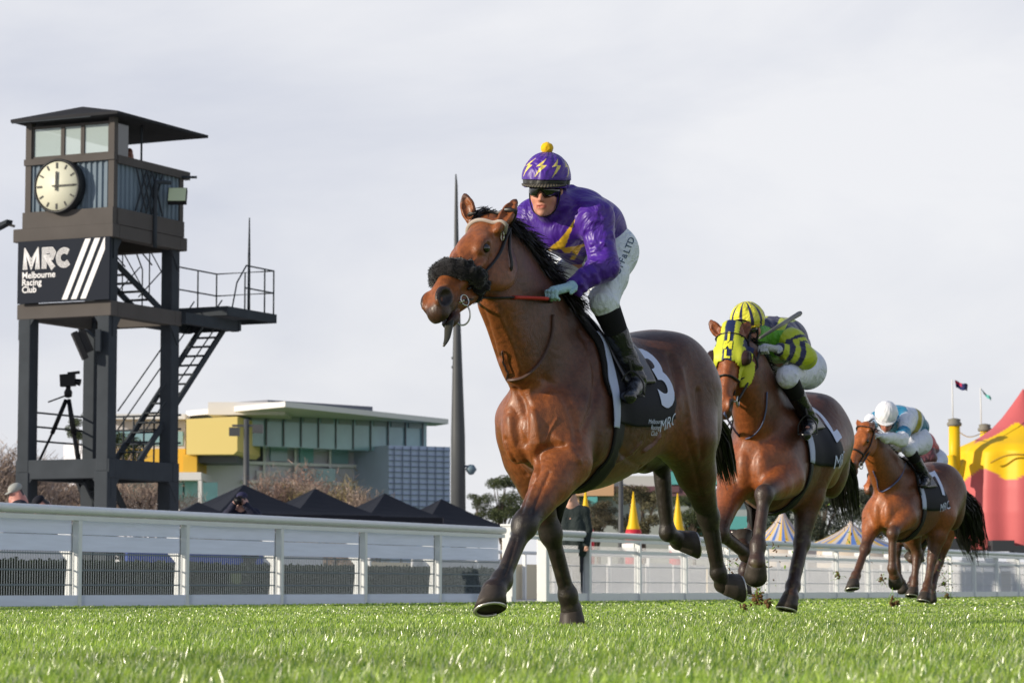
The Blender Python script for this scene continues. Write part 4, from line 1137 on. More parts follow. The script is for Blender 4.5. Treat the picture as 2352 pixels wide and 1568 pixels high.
def head_frame(poll, muzzle, left):
    A = unit(np.array(muzzle) - np.array(poll)); L_ = np.array(left, float); L_ = unit(L_ - A * (L_ @ A)); Nn = np.cross(A, L_); 
    return A, L_, Nn
class Horse:
    def __init__(s, fr, h=.008): s.fr = fr; s.h = h; s.ops = Ops(); s.paints = []; s.legs = []; s.hooves = []
    def trunk(s, dz=0.0, sc=1.0, prof=None, wide=1.0):
        o = s.ops
        s.prof = prof or [(.45, 1.04, .13, .065), (.40, 1.05, .21, .095), (.33, 1.065, .285, .132), (.21, 1.085, .345, .195), (.05, 1.09, .40, .265), (-.15, 1.075, .395, .295), (-.38, 1.09, .37, .315),
              (-.58, 1.135, .345, .315), (-.78, 1.20, .325, .29), (-.96, 1.235, .315, .27), (-1.12, 1.215, .29, .245), (-1.25, 1.15, .23, .19), (-1.33, 1.10, .13, .11)]
        s.prof = [(a, z+dz, rz, ry*wide) for a, z, rz, ry in s.prof]
        o.loft(s.prof, k=.02)
        for b in (-1, 1):
            o.cone((.0, b*.10, 1.36+dz), (.31, b*(.11 if b > 0 else .085), 1.02+dz), .095, .065, k=.08)                  # shoulder blade
            o.ell((.10, b*.205*wide, .98+dz), (.17, .075, .17), k=.07)                              # triceps
            o.ell((.405, b*(.068 if b > 0 else .052), .96+dz), (.08, .068, .16), k=.05)                                  # breast muscles
            o.ell((.33, b*(.115 if b > 0 else .09), 1.04+dz), (.085, .045, .11), k=.045)                                  # point of the shoulder
            o.ell((-.93, b*.14, 1.33+dz), (.28, .16, .20), k=.09)                                   # croup
            o.ell((-1.13, b*.155, 1.10+dz), (.18, .13, .29), k=.08)                                 # thigh
            o.ell((-.82, b*.20, 1.06+dz), (.17, .095, .19), k=.08)                                  # stifle / flank
        o.ell((.02, 0, 1.42+dz), (.24, .06, .075), k=.09)                                           # withers
        # grooves
        o.cone((.535, 0, 1.02+dz), (.50, 0, .84+dz), .012, .02, k=.05, cut=True)
        for b in (-1, 1):
            o.cone((.30, b*.305, 1.16+dz), (.20, b*.32, .86+dz), .03, .03, k=.06, cut=True)
            o.cone((-.03, b*.33, 1.22+dz), (-.10, b*.34, .86+dz), .025, .03, k=.06, cut=True)
            o.cone((-.62, b*.335, 1.26+dz), (-.60, b*.345, .98+dz), .02, .035, k=.06, cut=True)
            o.cone((-1.0, b*.285, 1.12+dz), (-.96, b*.29, .88+dz), .012, .02, k=.06, cut=True)
        s.dz = dz
    def neck(s, pts, rs, flat=1.55):
        o = s.ops
        for i in range(len(pts)-1): o.cone(pts[i], pts[i+1], rs[i], rs[i+1], k=.10, flat=((0, 1, 0), flat))
        s.neckpts = [np.array(p) for p in pts]
    def fore(s, S, E, K, F, H, toe, sole, r=1.0, stretch=.12):
        S, E, K, F, H = [np.array(q, float) for q in (S, E, K, F, H)]; o = s.ops
        o.cone(S, E, .082*r, .090*r, k=.08)
        M1 = E + (K-E)*.38; bk = unit(np.cross(unit(K-E), (0, 1, 0)));  
        o.cone(E, M1, .088*r, .072*r, k=.06); o.cone(M1, E+(K-E)*.9, .072*r, .042*r, k=.03); o.cone(E+(K-E)*.9, K, .042*r, .045*r, k=.02)
        o.ell(E + (K-E)*.22 , (.07*r, .06*r, .07*r), k=.06)
        o.ell(K, (.039*r, .043*r, .055*r), k=.03); o.cone(K, F, .032*r, .030*r, k=.03)
        ax = unit(F-K); side = np.array((0, 1., 0)); back = unit(np.cross(ax, side)); back = back if back @ np.array((-1, 0, -.3)) > 0 else -back
        o.cone(K + back*.028*r, F + back*.018*r, .018*r, .018*r, k=.012); o.ell(K + back*.032*r + ax*.0, (.022, .022, .03), k=.015)
        o.ell(F, (.034*r, .036*r, .040*r), k=.025); o.ell(F + back*.025*r, (.022, .026, .022), k=.015)
        o.cone(F, H, .034*r, .038*r, k=.03); o.ell(H, (.043*r,)*3, k=.02)
        s.legs.append((E, K, F, H)); s.hooves.append((H, unit(sole), unit(toe), r))
    def hind(s, Hp, St, Hk, F, H, toe, sole, r=1.0):
        Hp, St, Hk, F, H = [np.array(q, float) for q in (Hp, St, Hk, F, H)]; o = s.ops
        o.cone(Hp, St, .16*r, .115*r, k=.09)
        M1 = St + (Hk-St)*.45; ax = unit(Hk-St); side = np.array((0, 1., 0)); back = unit(np.cross(ax, side)); 
        ax2 = unit(F-Hk); b2 = unit(np.cross(ax2, side)); ref = unit(unit(Hk-St) - ax2 + 1e-6)        # the hock's outer corner
        back = back if back @ ref > 0 else -back; b2 = b2 if b2 @ ref > 0 else -b2
        o.cone(St, M1, .12*r, .085*r, k=.07); o.cone(M1, Hk, .080*r, .042*r, k=.04)
        o.ell(Hk, (.048*r, .045*r, .055*r), k=.02)
        pt = Hk + ref*.055*r; o.cone(pt, Hk, .022*r, .03*r, k=.015); o.cone(pt, M1 + back*.05*r, .016*r, .02*r, k=.02)
        o.cone(Hk, F, .038*r, .032*r, k=.025); o.cone(Hk + b2*.03*r, F + b2*.02*r, .019*r, .018*r, k=.012)
        o.ell(F, (.036*r, .037*r, .042*r), k=.025); o.ell(F + b2*.026*r, (.022, .026, .022), k=.015)
        o.cone(F, H, .034*r, .037*r, k=.02); o.ell(H, (.045*r,)*3, k=.015)
        s.legs.append((St, Hk, F, H)); s.hooves.append((H, unit(sole), unit(toe), r))
    def head(s, poll, muzzle, left, ears=(), hs=1.0, nostr=1.0):
        A, L_, Nn = head_frame(poll, muzzle, left); s.hA, s.hL, s.hN, s.hP, s.hs = A, L_, Nn, np.array(poll, float), hs
        o = s.ops; M = np.stack([A, L_, Nn], 1); H = s.hp
        e = lambda c, r, k=.02, cut=False: o.ell(H(*c), np.array(r)*hs, M, k=k*hs, cut=cut)
        c = lambda a, b, ra, rb, k=.02, flat=None, cut=False: o.cone(H(*a), H(*b), ra*hs, rb*hs, k=k*hs, flat=flat, cut=cut)
        e((.05, 0, -.025), (.10, .082, .085), .03); e((.165, 0, -.005), (.12, .085, .062), .03)
        for b in (-1, 1):
            e((.205, b*.070, .004), (.050, .024, .028), .03)                       # brow
            e((.17, b*.042, -.115), (.118, .036, .098), .025)                       # cheek
            c((.26, b*.066, -.042), (.40, b*.046, -.036), .010, .008, .018)         # facial crest
            e((.09, b*.05, -.07), (.06, .025, .045), .03)
        c((.17, 0, -.035), (.47, 0, -.022), .078, .045, .03, (L_, 1.12))
        c((.20, 0, .018), (.49, 0, .012), .032, .026, .03)
        c((.24, 0, -.125), (.46, 0, -.082), .045, .030, .03)
        e((.515, 0, -.028), (.080, .053, .056), .025); e((.575, 0, -.04), (.038, .047, .045), .02)
        e((.535, 0, -.098), (.052, .034, .027), .015)
        for b in (-1, 1):
            e((.530, b*.040, .002), (.046*nostr, .024, .032*nostr), .014)
            e((.545, b*.064, .0), (.033*nostr, .030, .023*nostr), .008, True)
            e((.212, b*.094, -.012), (.026, .014, .016), .012, True)                # eye socket
            c((.30, b*.085, -.075), (.44, b*.065, -.06), .012, .010, .03, None, True)
        e((.60, 0, -.074), (.085, .09, .006), .006, True)
        for base, tip, face in ears:
            base, tip, face = np.array(base, float), np.array(tip, float), unit(face); ax = tip - base; Le = np.linalg.norm(ax); fl = (face, 1.7)
            o.cone(base - ax*.10, base + ax*.15, .018*hs, .024*hs, k=.03); o.chain([base + ax*.10, base + ax*.32, base + ax*.58, base + ax*.82, tip], [.024*hs, .033*hs, .031*hs, .018*hs, .003], k=.012, flat=fl)
            o.chain([base + ax*.18 + face*.020, base + ax*.5 + face*.021, base + ax*.82 + face*.012], [.014*hs, .019*hs, .006], k=.006, flat=(face, 1.2), cut=True)
    def hp(s, a, l, n): return s.hP + (s.hA*a + s.hL*l + s.hN*n) * s.hs
    def build(s, name, label, group, pal, dark_face=.0, socks=(), extra=None, matname='coat', lines=(), mud=.25):
        V, F = s.ops.mesh(s.h, 2)
        if lines:      # muscle lines, folds and veins: thin ridges and grooves along paths on the skin
            s.bvh = BVHTree.FromPolygons([tuple(v) for v in V], [tuple(f) for f in F.tolist()]); n0 = vnormals(V, F); dsp = np.zeros(len(V))
            for pts, dep, wd in lines:
                q = [s.onskin(p_.x, p_.y, 0) for p_ in bezier([(a_, b_, 0) for a_, b_ in pts], 14)]; best = np.full(len(V), 9.0)
                for i in range(len(q)-1):
                    if (q[i+1]-q[i]).length < .12: d_, t_ = segdist(V, q[i], q[i+1]); best = np.minimum(best, d_)
                ends = np.ones(len(V)); dsp += dep*np.exp(-(best/wd)**2)
            V = V + n0*dsp[:, None]
        V = V + vnormals(V, F)*(nz3(V, 16, 21)*.0012 + nz3(V, 7, 22)*.0035)[:, None]
        s.V, s.F = V, F
        n = len(V); col = np.tile(np.array(pal['coat']), (n, 1)); nz = nz3(V, 5, 2); nz2 = nz3(V, 17, 4)
        z = V[:, 2] - s.dz; nrm = vnormals(V, F)
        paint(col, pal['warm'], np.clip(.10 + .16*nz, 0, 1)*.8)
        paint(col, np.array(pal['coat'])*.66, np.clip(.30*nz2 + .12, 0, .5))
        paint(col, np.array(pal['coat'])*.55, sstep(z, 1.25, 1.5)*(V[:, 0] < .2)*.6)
        bre = sstep(V[:, 0] + (1.15 - z)*.25, .20, .40)*(1-sstep(z, 1.12, 1.32)); paint(col, pal['warm'], bre*np.clip(.85 + .15*nz, 0, 1))  # breast painted lighter as if sunlit, on top of its bay tone
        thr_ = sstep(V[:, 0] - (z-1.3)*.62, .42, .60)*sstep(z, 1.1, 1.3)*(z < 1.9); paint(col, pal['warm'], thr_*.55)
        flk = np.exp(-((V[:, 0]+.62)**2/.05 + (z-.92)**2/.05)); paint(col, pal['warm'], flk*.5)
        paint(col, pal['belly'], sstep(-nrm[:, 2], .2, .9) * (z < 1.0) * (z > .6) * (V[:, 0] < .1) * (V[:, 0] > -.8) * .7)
        for (E, K, Fk, H) in s.legs:
            d, t = segdist(V, E, K); paint(col, pal['dark'], (d < .13)*sstep(t, .50, .92)*.95)
            for a, b in ((K, Fk), (Fk, H)):
                d, t = segdist(V, a, b); paint(col, pal['dark'], (d < .085)*.97)
        if hasattr(s, 'hP'):
            q = V - s.hP; a = q @ s.hA / s.hs; l = q @ s.hL / s.hs; m = q @ s.hN / s.hs; inh = (np.abs(l) < .14) & (a < .66) & (a > -.05) & (m < .12) & (m > -.25)
            paint(col, pal['warm'], inh*sstep(m, -.10, .02)*.75)
            paint(col, pal['dark'], inh*np.clip(sstep(a, .47, .55)*sstep(-m, -.02, .03) + sstep(a, .56, .60)*.8, 0, 1)*.85)
            paint(col, pal['dark'], inh*(np.hypot((a-.54)*1.0, m-.004) < .040)*(np.abs(l) > .035)*.95)
            paint(col, pal['dark'], inh*np.exp(-((a-.212)**2 + (m+.012)**2)/.030**2)*(np.abs(l) > .06)*.8)
            paint(col, (.05, .016, .014), inh*(a > .49)*(np.abs(m+.074) < .009)*.9)
        paint(col, (.11, .095, .050), np.clip(nz3(V, 60, 31)*1.6 - .75, 0, 1)*(1-sstep(V[:, 2], .35, .85))*mud)
        if extra: extra(s, V, col, nrm)
        root = empty(name, s.fr.O, s.fr.rz, label, 'horse', group); s.root = root
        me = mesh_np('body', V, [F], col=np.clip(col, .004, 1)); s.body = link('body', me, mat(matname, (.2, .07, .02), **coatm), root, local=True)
        s.bvh = BVHTree.FromPolygons([tuple(v) for v in V], [tuple(f) for f in F.tolist()])
        hoofm = mat('hoof_horn', (.055, .045, .038), rough=.5, noise=.3, nscale=30); shoe = mat('horseshoe', (.62, .60, .55), rough=.35, metal=.8)
        for (H, ax, toe, r) in s.hooves:
            toe = unit(toe - ax*(toe @ ax)); sd = np.cross(ax, toe); b = MB(); rings = []
            for (t, rx, ry, sh) in ((-.012, .042, .040, 0), (.0, .047, .045, .004), (.035, .055, .052, .016), (.072, .063, .058, .030)):
                rings.append([H + ax*(t*r) + toe*((math.cos(k*math.pi/10)*rx + sh)*r) + sd*(math.sin(k*math.pi/10)*ry*r) for k in range(20)])
            rings.append([H + ax*(.062*r) + toe*((math.cos(k*math.pi/10)*.046 + .03)*r) + sd*(math.sin(k*math.pi/10)*.042*r) for k in range(20)])
            m_ = len(rings); Vv = [p for q in rings for p in q]; Ff = [(i*20+k, i*20+(k+1) % 20, (i+1)*20+(k+1) % 20, (i+1)*20+k) for i in range(m_-1) for k in range(20)]
            Ff += [tuple(reversed(range(20))), tuple(range((m_-1)*20, m_*20))]
            b.add(Vv, Ff, True); hf = b.build('hoof', hoofm, root, local=True)
            b = MB(); b.tube([H + ax*(.074*r) + toe*((math.cos(a)*.056 + .03)*r) + sd*(math.sin(a)*.051*r) for a in [R(q) for q in range(-140, 141, 20)]], .0065*r, 6); b.build('horseshoe', shoe, hf, local=True)
        if hasattr(s, 'hP'):
            for sg in (-1, 1):
                c = s.hp(.212, sg*.080, -.010); b = MB(); b.lathe([(.001, -.019)] + [(.019*s.hs*math.sin(a), -.019*s.hs*math.cos(a)) for a in [R(q) for q in range(20, 180, 20)]] + [(.001, .019)], c=tuple(c), n=12)
                b.build('eye', mat('horse_eye', (.012, .008, .006), rough=.05, spec=.9), root, local=True)
        return root
    def zc(s, a): 
        p = sorted(s.prof); return float(np.interp(a, [q[0] for q in p], [q[1] for q in p]))
    def wrap(s, a, phi, off=.01):
        d = Vector((0, math.sin(phi), math.cos(phi))); o = Vector((a, 0, s.zc(a))); h = s.bvh.ray_cast(o + d*.62, -d, .62)
        return np.array((h[0] if h[0] is not None else o + d*.3) + d*off)
    def cloth(s, name, m, front, back, phis, off=.012, na=24, nph=60, thick=.006, mi=None, parent=None, relax=2):
        "a sheet draped on the body: front(phi), back(phi) give its ends"
        ph = np.linspace(R(phis[0]), R(phis[1]), nph); G = np.zeros((nph, na, 3)); U = np.zeros((nph, na))
        for i, p in enumerate(ph):
            f, b = front(math.degrees(p)), back(math.degrees(p))
            for j in range(na): u = j/(na-1); G[i, j] = s.wrap(f + (b-f)*u, p, off); U[i, j] = u
        for _ in range(relax): G[1:-1, 1:-1] = (G[1:-1, 1:-1]*2 + G[:-2, 1:-1] + G[2:, 1:-1] + G[1:-1, :-2] + G[1:-1, 2:])/6
        i, j = np.meshgrid(np.arange(nph-1), np.arange(na-1), indexing='ij'); a = (i*na + j).ravel(); Fq = np.stack([a, a+1, a+na+1, a+na], 1)
        mis = None
        if mi is not None: mis = [mi(math.degrees(ph[q // (na-1)]), (q % (na-1))/(na-1)) for q in range(len(Fq))]
        me = mesh_np(name, G.reshape(-1, 3), [Fq], mats=m if isinstance(m, list) else [m], mi=mis); o = link(name, me, None, parent or s.root, local=True)
        sd = o.modifiers.new('thick', 'SOLIDIFY'); sd.thickness = thick; sd.offset = 0
        return o
    def onskin(s, px, py, off=.01):
        "the nearest point of the skin on the sight line through a photo pixel, lifted by off"
        o = Vector(s.fr.loc(Vector((0, 0, CAMH)))); d = Vector(s.fr.dloc(ray(px, py).normalized())); q = s.bvh.ray_cast(o, d)
        if q[0] is None: q = s.bvh.find_nearest(Vector(s.fr.J(px, py, 0)))
        return q[0] - d*off
    def place(s, txt, size, ac, sc_, m, off=.0265, nm='number', sx=1.0, rot=0.0, bold=0.0, parent=None, fn=None):
        "lettering that follows the cloth: ac along the body, sc_ arc distance below the spine"
        V, F = text_mesh(txt, size, bold=bold); bm = bmesh.new(); vs = [bm.verts.new(v) for v in V]
        for f in F:
            try: bm.faces.new([vs[i] for i in f])
            except ValueError: pass
        bmesh.ops.remove_doubles(bm, verts=bm.verts, dist=1e-5); bmesh.ops.triangulate(bm, faces=bm.faces)
        for _ in range(3):
            es = [e for e in bm.edges if e.calc_length() > .03]
            if es: bmesh.ops.subdivide_edges(bm, edges=es, cuts=1)
            bmesh.ops.triangulate(bm, faces=bm.faces)
        ca, sa = math.cos(rot), math.sin(rot)
        for v in bm.verts:
            x, y = v.co.x*sx, v.co.y; x, y = x*ca - y*sa, x*sa + y*ca
            v.co = Vector(fn(x, y) if fn else s.wrap(ac - x, (sc_ - y)/.345, off))
        me = bpy.data.meshes.new(nm); bm.to_mesh(me); bm.free(); return link(nm, me, m, parent or s.root, local=True)
    def strap(s, name, pts, w, m, parent=None, t=.004):
        b = MB(); b.tube([tuple(p) for p in pts], w/2, 8, flat=.45); return b.build(name, m, parent or s.root, local=True)
def strands(name, roots, dirs, lens, m, parent, seed=0, w=.004, grav=.5, curl=.25, seg=6, local=True, taper=.8):
    "hair: slim ribbons that start along dirs and bend down"
    rg = np.random.default_rng(seed); n = len(roots); p = np.array(roots, float); d = np.array(dirs, float); d /= np.linalg.norm(d, axis=1, keepdims=True)
    side = np.cross(d, rg.normal(size=(n, 3))); side /= np.linalg.norm(side, axis=1, keepdims=True); L_ = np.asarray(lens)[:, None]/seg; rows = []
    wob = rg.normal(0, curl, (n, 3))
    for k in range(seg+1):
        ww = w*(1 - taper*(k/seg)**2)
        rows += [p - side*ww, p + side*ww]; d = d + np.array([0, 0, -grav])/seg + wob*math.sin(k*1.3)/seg*2; d /= np.linalg.norm(d, axis=1, keepdims=True); p = p + d*L_
    V = np.stack(rows, 1).reshape(-1, 3); mm = 2*(seg+1); i0 = np.arange(n)*mm
    Fq = np.concatenate([np.stack([i0+2*k, i0+2*k+1, i0+2*k+3, i0+2*k+2], 1) for k in range(seg)])
    return link(name, mesh_np(name, V, [Fq], smooth=True), m, parent, local=local)
def tail(hs, pts, r, n, seed=1, lab=None):
    "tail of hair that follows a drawn path"
    rg = np.random.default_rng(seed); pts = bezier([tuple(p) for p in pts], 9); pa = np.array([tuple(p) for p in pts]); seg = len(pa)-1
    off = rg.normal(0, 1, (n, 3)); off /= np.maximum(1, np.linalg.norm(off, axis=1, keepdims=True)*.8); L_ = rg.uniform(.35, 1.06, n)**.8; rows = []; side = np.cross(pa[-1]-pa[0], rg.normal(size=(n, 3))); side /= np.linalg.norm(side, axis=1, keepdims=True)
    wv = rg.normal(0, .35, (n, 3))
    for k in range(seg+1):
        f = k/seg; t = f*L_; x = t*seg; i = np.clip(x.astype(int), 0, seg-1); c = pa[i]*(1-(x-i))[:, None] + pa[i+1]*(x-i)[:, None]
        rad = np.interp(t, [0, .12, .45, .8, 1], [.25, .5, 1, 1.1, .9])[:, None]*r
        p = c + off*rad + wv*rad*np.sin(f*5 + off[:, :1]*3)*.4; w = .0055*(1-.8*f**2); rows += [p - side*w, p + side*w]
    V = np.stack(rows, 1).reshape(-1, 3); mm = 2*(seg+1); i0 = np.arange(n)*mm; Fq = np.concatenate([np.stack([i0+2*k, i0+2*k+1, i0+2*k+3, i0+2*k+2], 1) for k in range(seg)])
    return link('tail', mesh_np('tail', V, [Fq]), hairm, hs.root, local=True)

# ------------------------------------------------------------------ the lead horse
F1 = Frame(.267, 14.0, 30)
J = F1.J
H1 = Horse(F1, .0075)
H1.trunk()
poll = F1.JY(1126, 512, 13.36); muz = F1.JY(1010, 678, 12.96)
H1.neck([(.06, 0, 1.24), (.34, 0, 1.47), (.58, 0, 1.68), poll + np.array((-.04, 0, -.10))], [.33, .262, .215, .135], 2.25)
H1.ops.cone((.46, 0, 1.26), (.68, 0, 1.54), .075, .062, k=.10)
H1.fore((.28, .12, 1.02), J(1300, 1060, .17), J(1205, 1205, .15), J(1152, 1333, .14), J(1134, 1357, .14), F1.dloc((-.75, -.5, -.1)), F1.dloc((.18, -.42, -.86)), 1.30)
H1.fore((.28, -.12, 1.02), J(1215, 1058, -.14), J(1265, 1222, -.11), J(1304, 1366, -.10), J(1312, 1402, -.10), F1.dloc((-.5, -.8, -.3)), F1.dloc((.25, .25, -.93)), 1.22)
H1.hind((-.98, .15, 1.22), J(1575, 1000, .20), J(1627, 1185, .15), J(1650, 1314, .14), J(1662, 1340, .14), F1.dloc((.2, -.1, -1)), F1.dloc((.92, .35, .15)), 1.25)
H1.hind((-.90, -.14, 1.22), (-.72, -.16, .92), J(1517, 1052, -.13), J(1534, 1222, -.13), J(1560, 1240, -.13), F1.dloc((.3, -.2, -1)), F1.dloc((.92, .30, .12)), 1.22)
H1.head(poll, muz, F1.dloc((.66, -.72, .16)), hs=1.20, nostr=1.2, ears=[
    (F1.JY(1082, 508, 13.38), F1.JY(1066, 443, 13.40), F1.dloc((-.3, -.9, .1))), (F1.JY(1148, 520, 13.22), F1.JY(1188, 454, 13.32), F1.dloc((-.25, -1, .3)))])
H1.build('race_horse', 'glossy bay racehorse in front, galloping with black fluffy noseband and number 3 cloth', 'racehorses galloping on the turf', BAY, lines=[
    (((1184, 893), (1203, 925), (1209, 975), (1207, 1018)), -.014, .016), (((1296, 1022), (1262, 1026), (1236, 1044), (1236, 1080), (1222, 1108)), -.022, .017),
    (((1225, 950), (1234, 985), (1238, 1015)), .010, .020), (((1160, 1010), (1180, 1055), (1208, 1090)), -.010, .012), (((1170, 960), (1178, 1010), (1205, 1060)), .008, .018),
    (((1332, 764), (1356, 812), (1368, 870), (1362, 930), (1340, 985)), -.010, .022), (((1250, 870), (1290, 900), (1318, 960), (1325, 1010)), -.009, .020), (((1275, 1000), (1305, 1030), (1330, 1055)), .009, .02),
    (((1514, 1002), (1500, 1020), (1478, 1036)), .014, .012), (((1539, 815), (1553, 863), (1550, 920), (1540, 975)), -.011, .020), (((1565, 850), (1580, 930), (1590, 1010)), .010, .025), (((1604, 900), (1608, 980), (1612, 1050)), -.010, .018),
    (((1580, 1010), (1598, 1080), (1610, 1140)), -.009, .014), (((1420, 1030), (1450, 1060), (1480, 1075)), -.008, .016), (((1110, 712), (1128, 770), (1146, 840), (1156, 885)), -.012, .018),
    (((1145, 720), (1175, 790), (1195, 850)), .007, .016), (((1225, 1090), (1208, 1140), (1198, 1175)), -.008, .010), (((1262, 1085), (1240, 1135), (1222, 1178)), -.008, .010), (((1246, 1060), (1232, 1100), (1215, 1150)), .006, .008),
    (((1186, 1235), (1170, 1290), (1158, 1320)), -.006, .007), (((1642, 1220), (1650, 1290)), -.006, .007), (((1283, 1280), (1300, 1345)), -.006, .007), (((1365, 900), (1372, 980), (1368, 1060)), -.006, .03), (((1470, 1020), (1440, 1050), (1400, 1070)), .006, .012),
    (((1340, 790), (1390, 850)), .004, .03), (((1096, 592), (1075, 612), (1056, 628)), .006, .006), (((1128, 590), (1120, 630), (1098, 662)), -.006, .010), (((1040, 560), (1050, 585), (1066, 600)), -.006, .010), (((1280, 960), (1262, 990), (1250, 1020)), .005, .006), (((1200, 985), (1215, 1030), (1222, 1070)), .005, .005)])
def tack_lead():
    h = H1; fr = F1; root = h.root
    # sheepskin roll round the nose
    V_ = Ops(); n = 26; rg = np.random.default_rng(4)
    for k in range(n):
        t = 2*math.pi*k/n; a = .375 + .03*math.cos(t); c = h.hp(a - .018, .076*math.sin(t), -.037 + .080*math.cos(t)); rr = .047*(.82 + .20*math.cos(t + .5))
        V_.ell(c, (rr, rr, rr), k=.02)
        for _ in range(5): V_.ell(c + unit(rg.normal(size=3))*.042, (.017,)*3, k=.008)
    V, F = V_.mesh(.005, 0); o = link('noseband', mesh_np('noseband', V, [F]), mat('sheepskin_black', (.016, .015, .017), rough=.95, bump=1.0, bscale=160, sheen=.5, spec=.2), root, local=True)
    nn = vnormals(V, F); ii = rg.integers(0, len(V), 3800)
    strands('wool', V[ii], nn[ii] + rg.normal(0, .5, (len(ii), 3)), rg.uniform(.004, .011, len(ii)), mat('wool_black', (.02, .019, .02), rough=.8), o, 6, w=.0012, grav=.2, seg=2)
    def onhead(a, ang, r=1.0, off=.008):
        "a point on the skin of the head at distance a from the poll, ang degrees from the forehead towards the left cheek"
        o = Vector(h.hp(a, 0, -.05)); d = Vector(h.hL*math.sin(R(ang)) + h.hN*math.cos(R(ang))); q = h.bvh.ray_cast(o + d*.25, -d, .25)
        return (q[0] if q[0] is not None else o + d*.09) + d*off
    pale = mat('browband_pale', (.42, .36, .32), rough=.5)
    h.strap('browband', bezier([onhead(.075, t) for t in range(-85, 91, 12)], 30), .019, pale)
    h.strap('cheekpiece', bezier([onhead(.02, 88), onhead(.08, 92), onhead(.16, 104), onhead(.24, 110), onhead(.33, 112), onhead(.40, 108)], 20), .020, leather)
    h.strap('cheekpiece', bezier([onhead(.02, -88), onhead(.08, -92), onhead(.2, -105), onhead(.33, -110), onhead(.42, -104)], 20), .020, leather)
    h.strap('headpiece', bezier([onhead(.0, t) for t in range(-88, 89, 16)], 20), .022, leather)
    h.strap('throatlash', bezier([onhead(.03, 92), onhead(.10, 118), onhead(.16, 142), onhead(.17, 178), onhead(.16, 218)], 20), .014, leather)
    bp = Vector(h.hp(.475, .062, -.070)); bpr = Vector(h.hp(.475, -.062, -.070))
    b = MB(); 
    b.tube([bp, bpr], .006, 6)
    for c in (bp, bpr):
        b.tube([c + Vector(h.hA)*(.026*math.cos(t)) + Vector(h.hN)*(.026*math.sin(t)) for t in np.linspace(0, 6.283, 17)], .0042, 6)
    c0 = fr.JY(1062, 722, 13.02); b.tube([Vector(c0) + Vector(fr.dloc((1, 0, 0)))*(.036*math.cos(t)) + Vector((0, 0, .050))*math.sin(t) for t in np.linspace(1.9, -2.6, 20)], .0045, 6)
    b.build('bit', metalm, root, local=True)
    for (px, py, Y) in ((1154, 542, 13.23), (1158, 620, 13.25), (1102, 664, 13.10)):
        c = Vector(fr.JY(px, py, Y)); ux = Vector(fr.dloc((.5, -.3, 0)))
        b = MB(); b.tube([c + ux*(.014*math.cos(t)) + Vector((0, 0, .022))*math.sin(t) for t in np.linspace(0, 6.283, 15)], .0035, 6); b.build('buckle', mat('brass_pale', (.50, .48, .36), rough=.3, metal=.8), root, local=True)
    # dark grass-stained foam at the lip and the tongue
    b = MB(); b.tube(bezier([h.hp(.545, .012, -.085), h.hp(.60, .02, -.100), h.hp(.645, .022, -.118), h.hp(.685, .02, -.126)], 8), [.020, .021, .02, .019, .017, .015, .012, .009, .005], 8, flat=.45); b.build('tongue', mat('tongue_dark', (.045, .045, .035), rough=.25), root, local=True)
    # cloths, saddle, girth
    blk = mat('cloth_black', (.014, .015, .02), rough=.7, bump=.3, bscale=120); bw = mat('cloth_lining', (.44, .50, .66), rough=.6)
    I = np.interp
    cf = lambda p: float(I(abs(p), [0, 40, 62, 90, 112], [-.03, -.005, .035, .06, .065])); cb = lambda p: float(I(abs(p), [0, 40, 62, 90, 112], [-.40, -.44, -.50, -.57, -.60]))
    h.cloth('saddle_pad', mat('pad_black', (.012, .012, .013), rough=.85, bump=.6, bscale=90), lambda p: cf(p)+.085*max(0, 1-abs(p)/85), lambda p: cf(p)-.01, (-80, 80), .016, 10, 40, .014)
    sc = h.cloth('saddle_cloth', blk, cf, cb, (-104, 104), .020, 40, 90, .005)
    for s0, s1 in ((24, 109), (-109, -24)): h.cloth('cloth_lining', bw, lambda p: cf(p)+.006, lambda p: cf(p)-.052 - .012*math.sin(R(abs(p)*2)), (s0, s1), .027, 8, 60, .005, parent=sc)
    h.cloth('girth', mat('girth_black', (.018, .018, .02), rough=.6), lambda p: .035 - .03*abs(abs(p)-100)/80, lambda p: -.075 - .03*abs(abs(p)-100)/80, (96, 264), .008, 6, 60, .010)
    h.cloth('saddle', mat('saddle_black', (.02, .02, .024), rough=.28, spec=.7), lambda p: -.10 + .03*math.cos(R(p)), lambda p: -.46 + .10*abs(p)/70, (-66, 66), .036, 20, 44, .018)
    # number and badge, laid on the cloth
    place = lambda *q, **k: h.place(*q, parent=sc, **k)
    wht = mat('number_white', (.62, .68, .86), rough=.6)
    place('3', .50, -.475, .375, wht, bold=.014, sx=.82, rot=R(-3))
    place('MRC', .088, -.462, .622, wht, nm='badge', bold=.0, rot=R(4)); 
    for i, t in enumerate(('Melbourne', 'Racing', 'Club')): place(t, .034, -.325, .600 + i*.030, wht, nm='badge')
    # neck strap, reins
    ns = []
    for t in ():
        ns.append(t)
    q = lambda: 0
    q = [h.onskin(p_.x, p_.y, .014) for p_ in bezier([(a_, b_, 0) for a_, b_ in ((1271, 722), (1269, 765), (1256, 805), (1236, 838), (1205, 864), (1175, 872), (1152, 868), (1141, 852), (1141, 832))], 60)]
    h.strap('breastplate', q, .016, mat('strap_brown', (.10, .06, .05), rough=.4))
    hand = Vector(fr.J(1258, 686, .17)); g0 = h.onskin(1180, 683, .022); g1_ = h.onskin(1215, 684, .022); g2_ = h.onskin(1140, 684, .022)
    b = MB(); b.tube(bezier([bp, h.onskin(1112, 684, .02), g2_, g0], 12), .010, 8, flat=.5); b.build('rein', mat('rein_black', (.03, .032, .03), rough=.5), root, local=True)
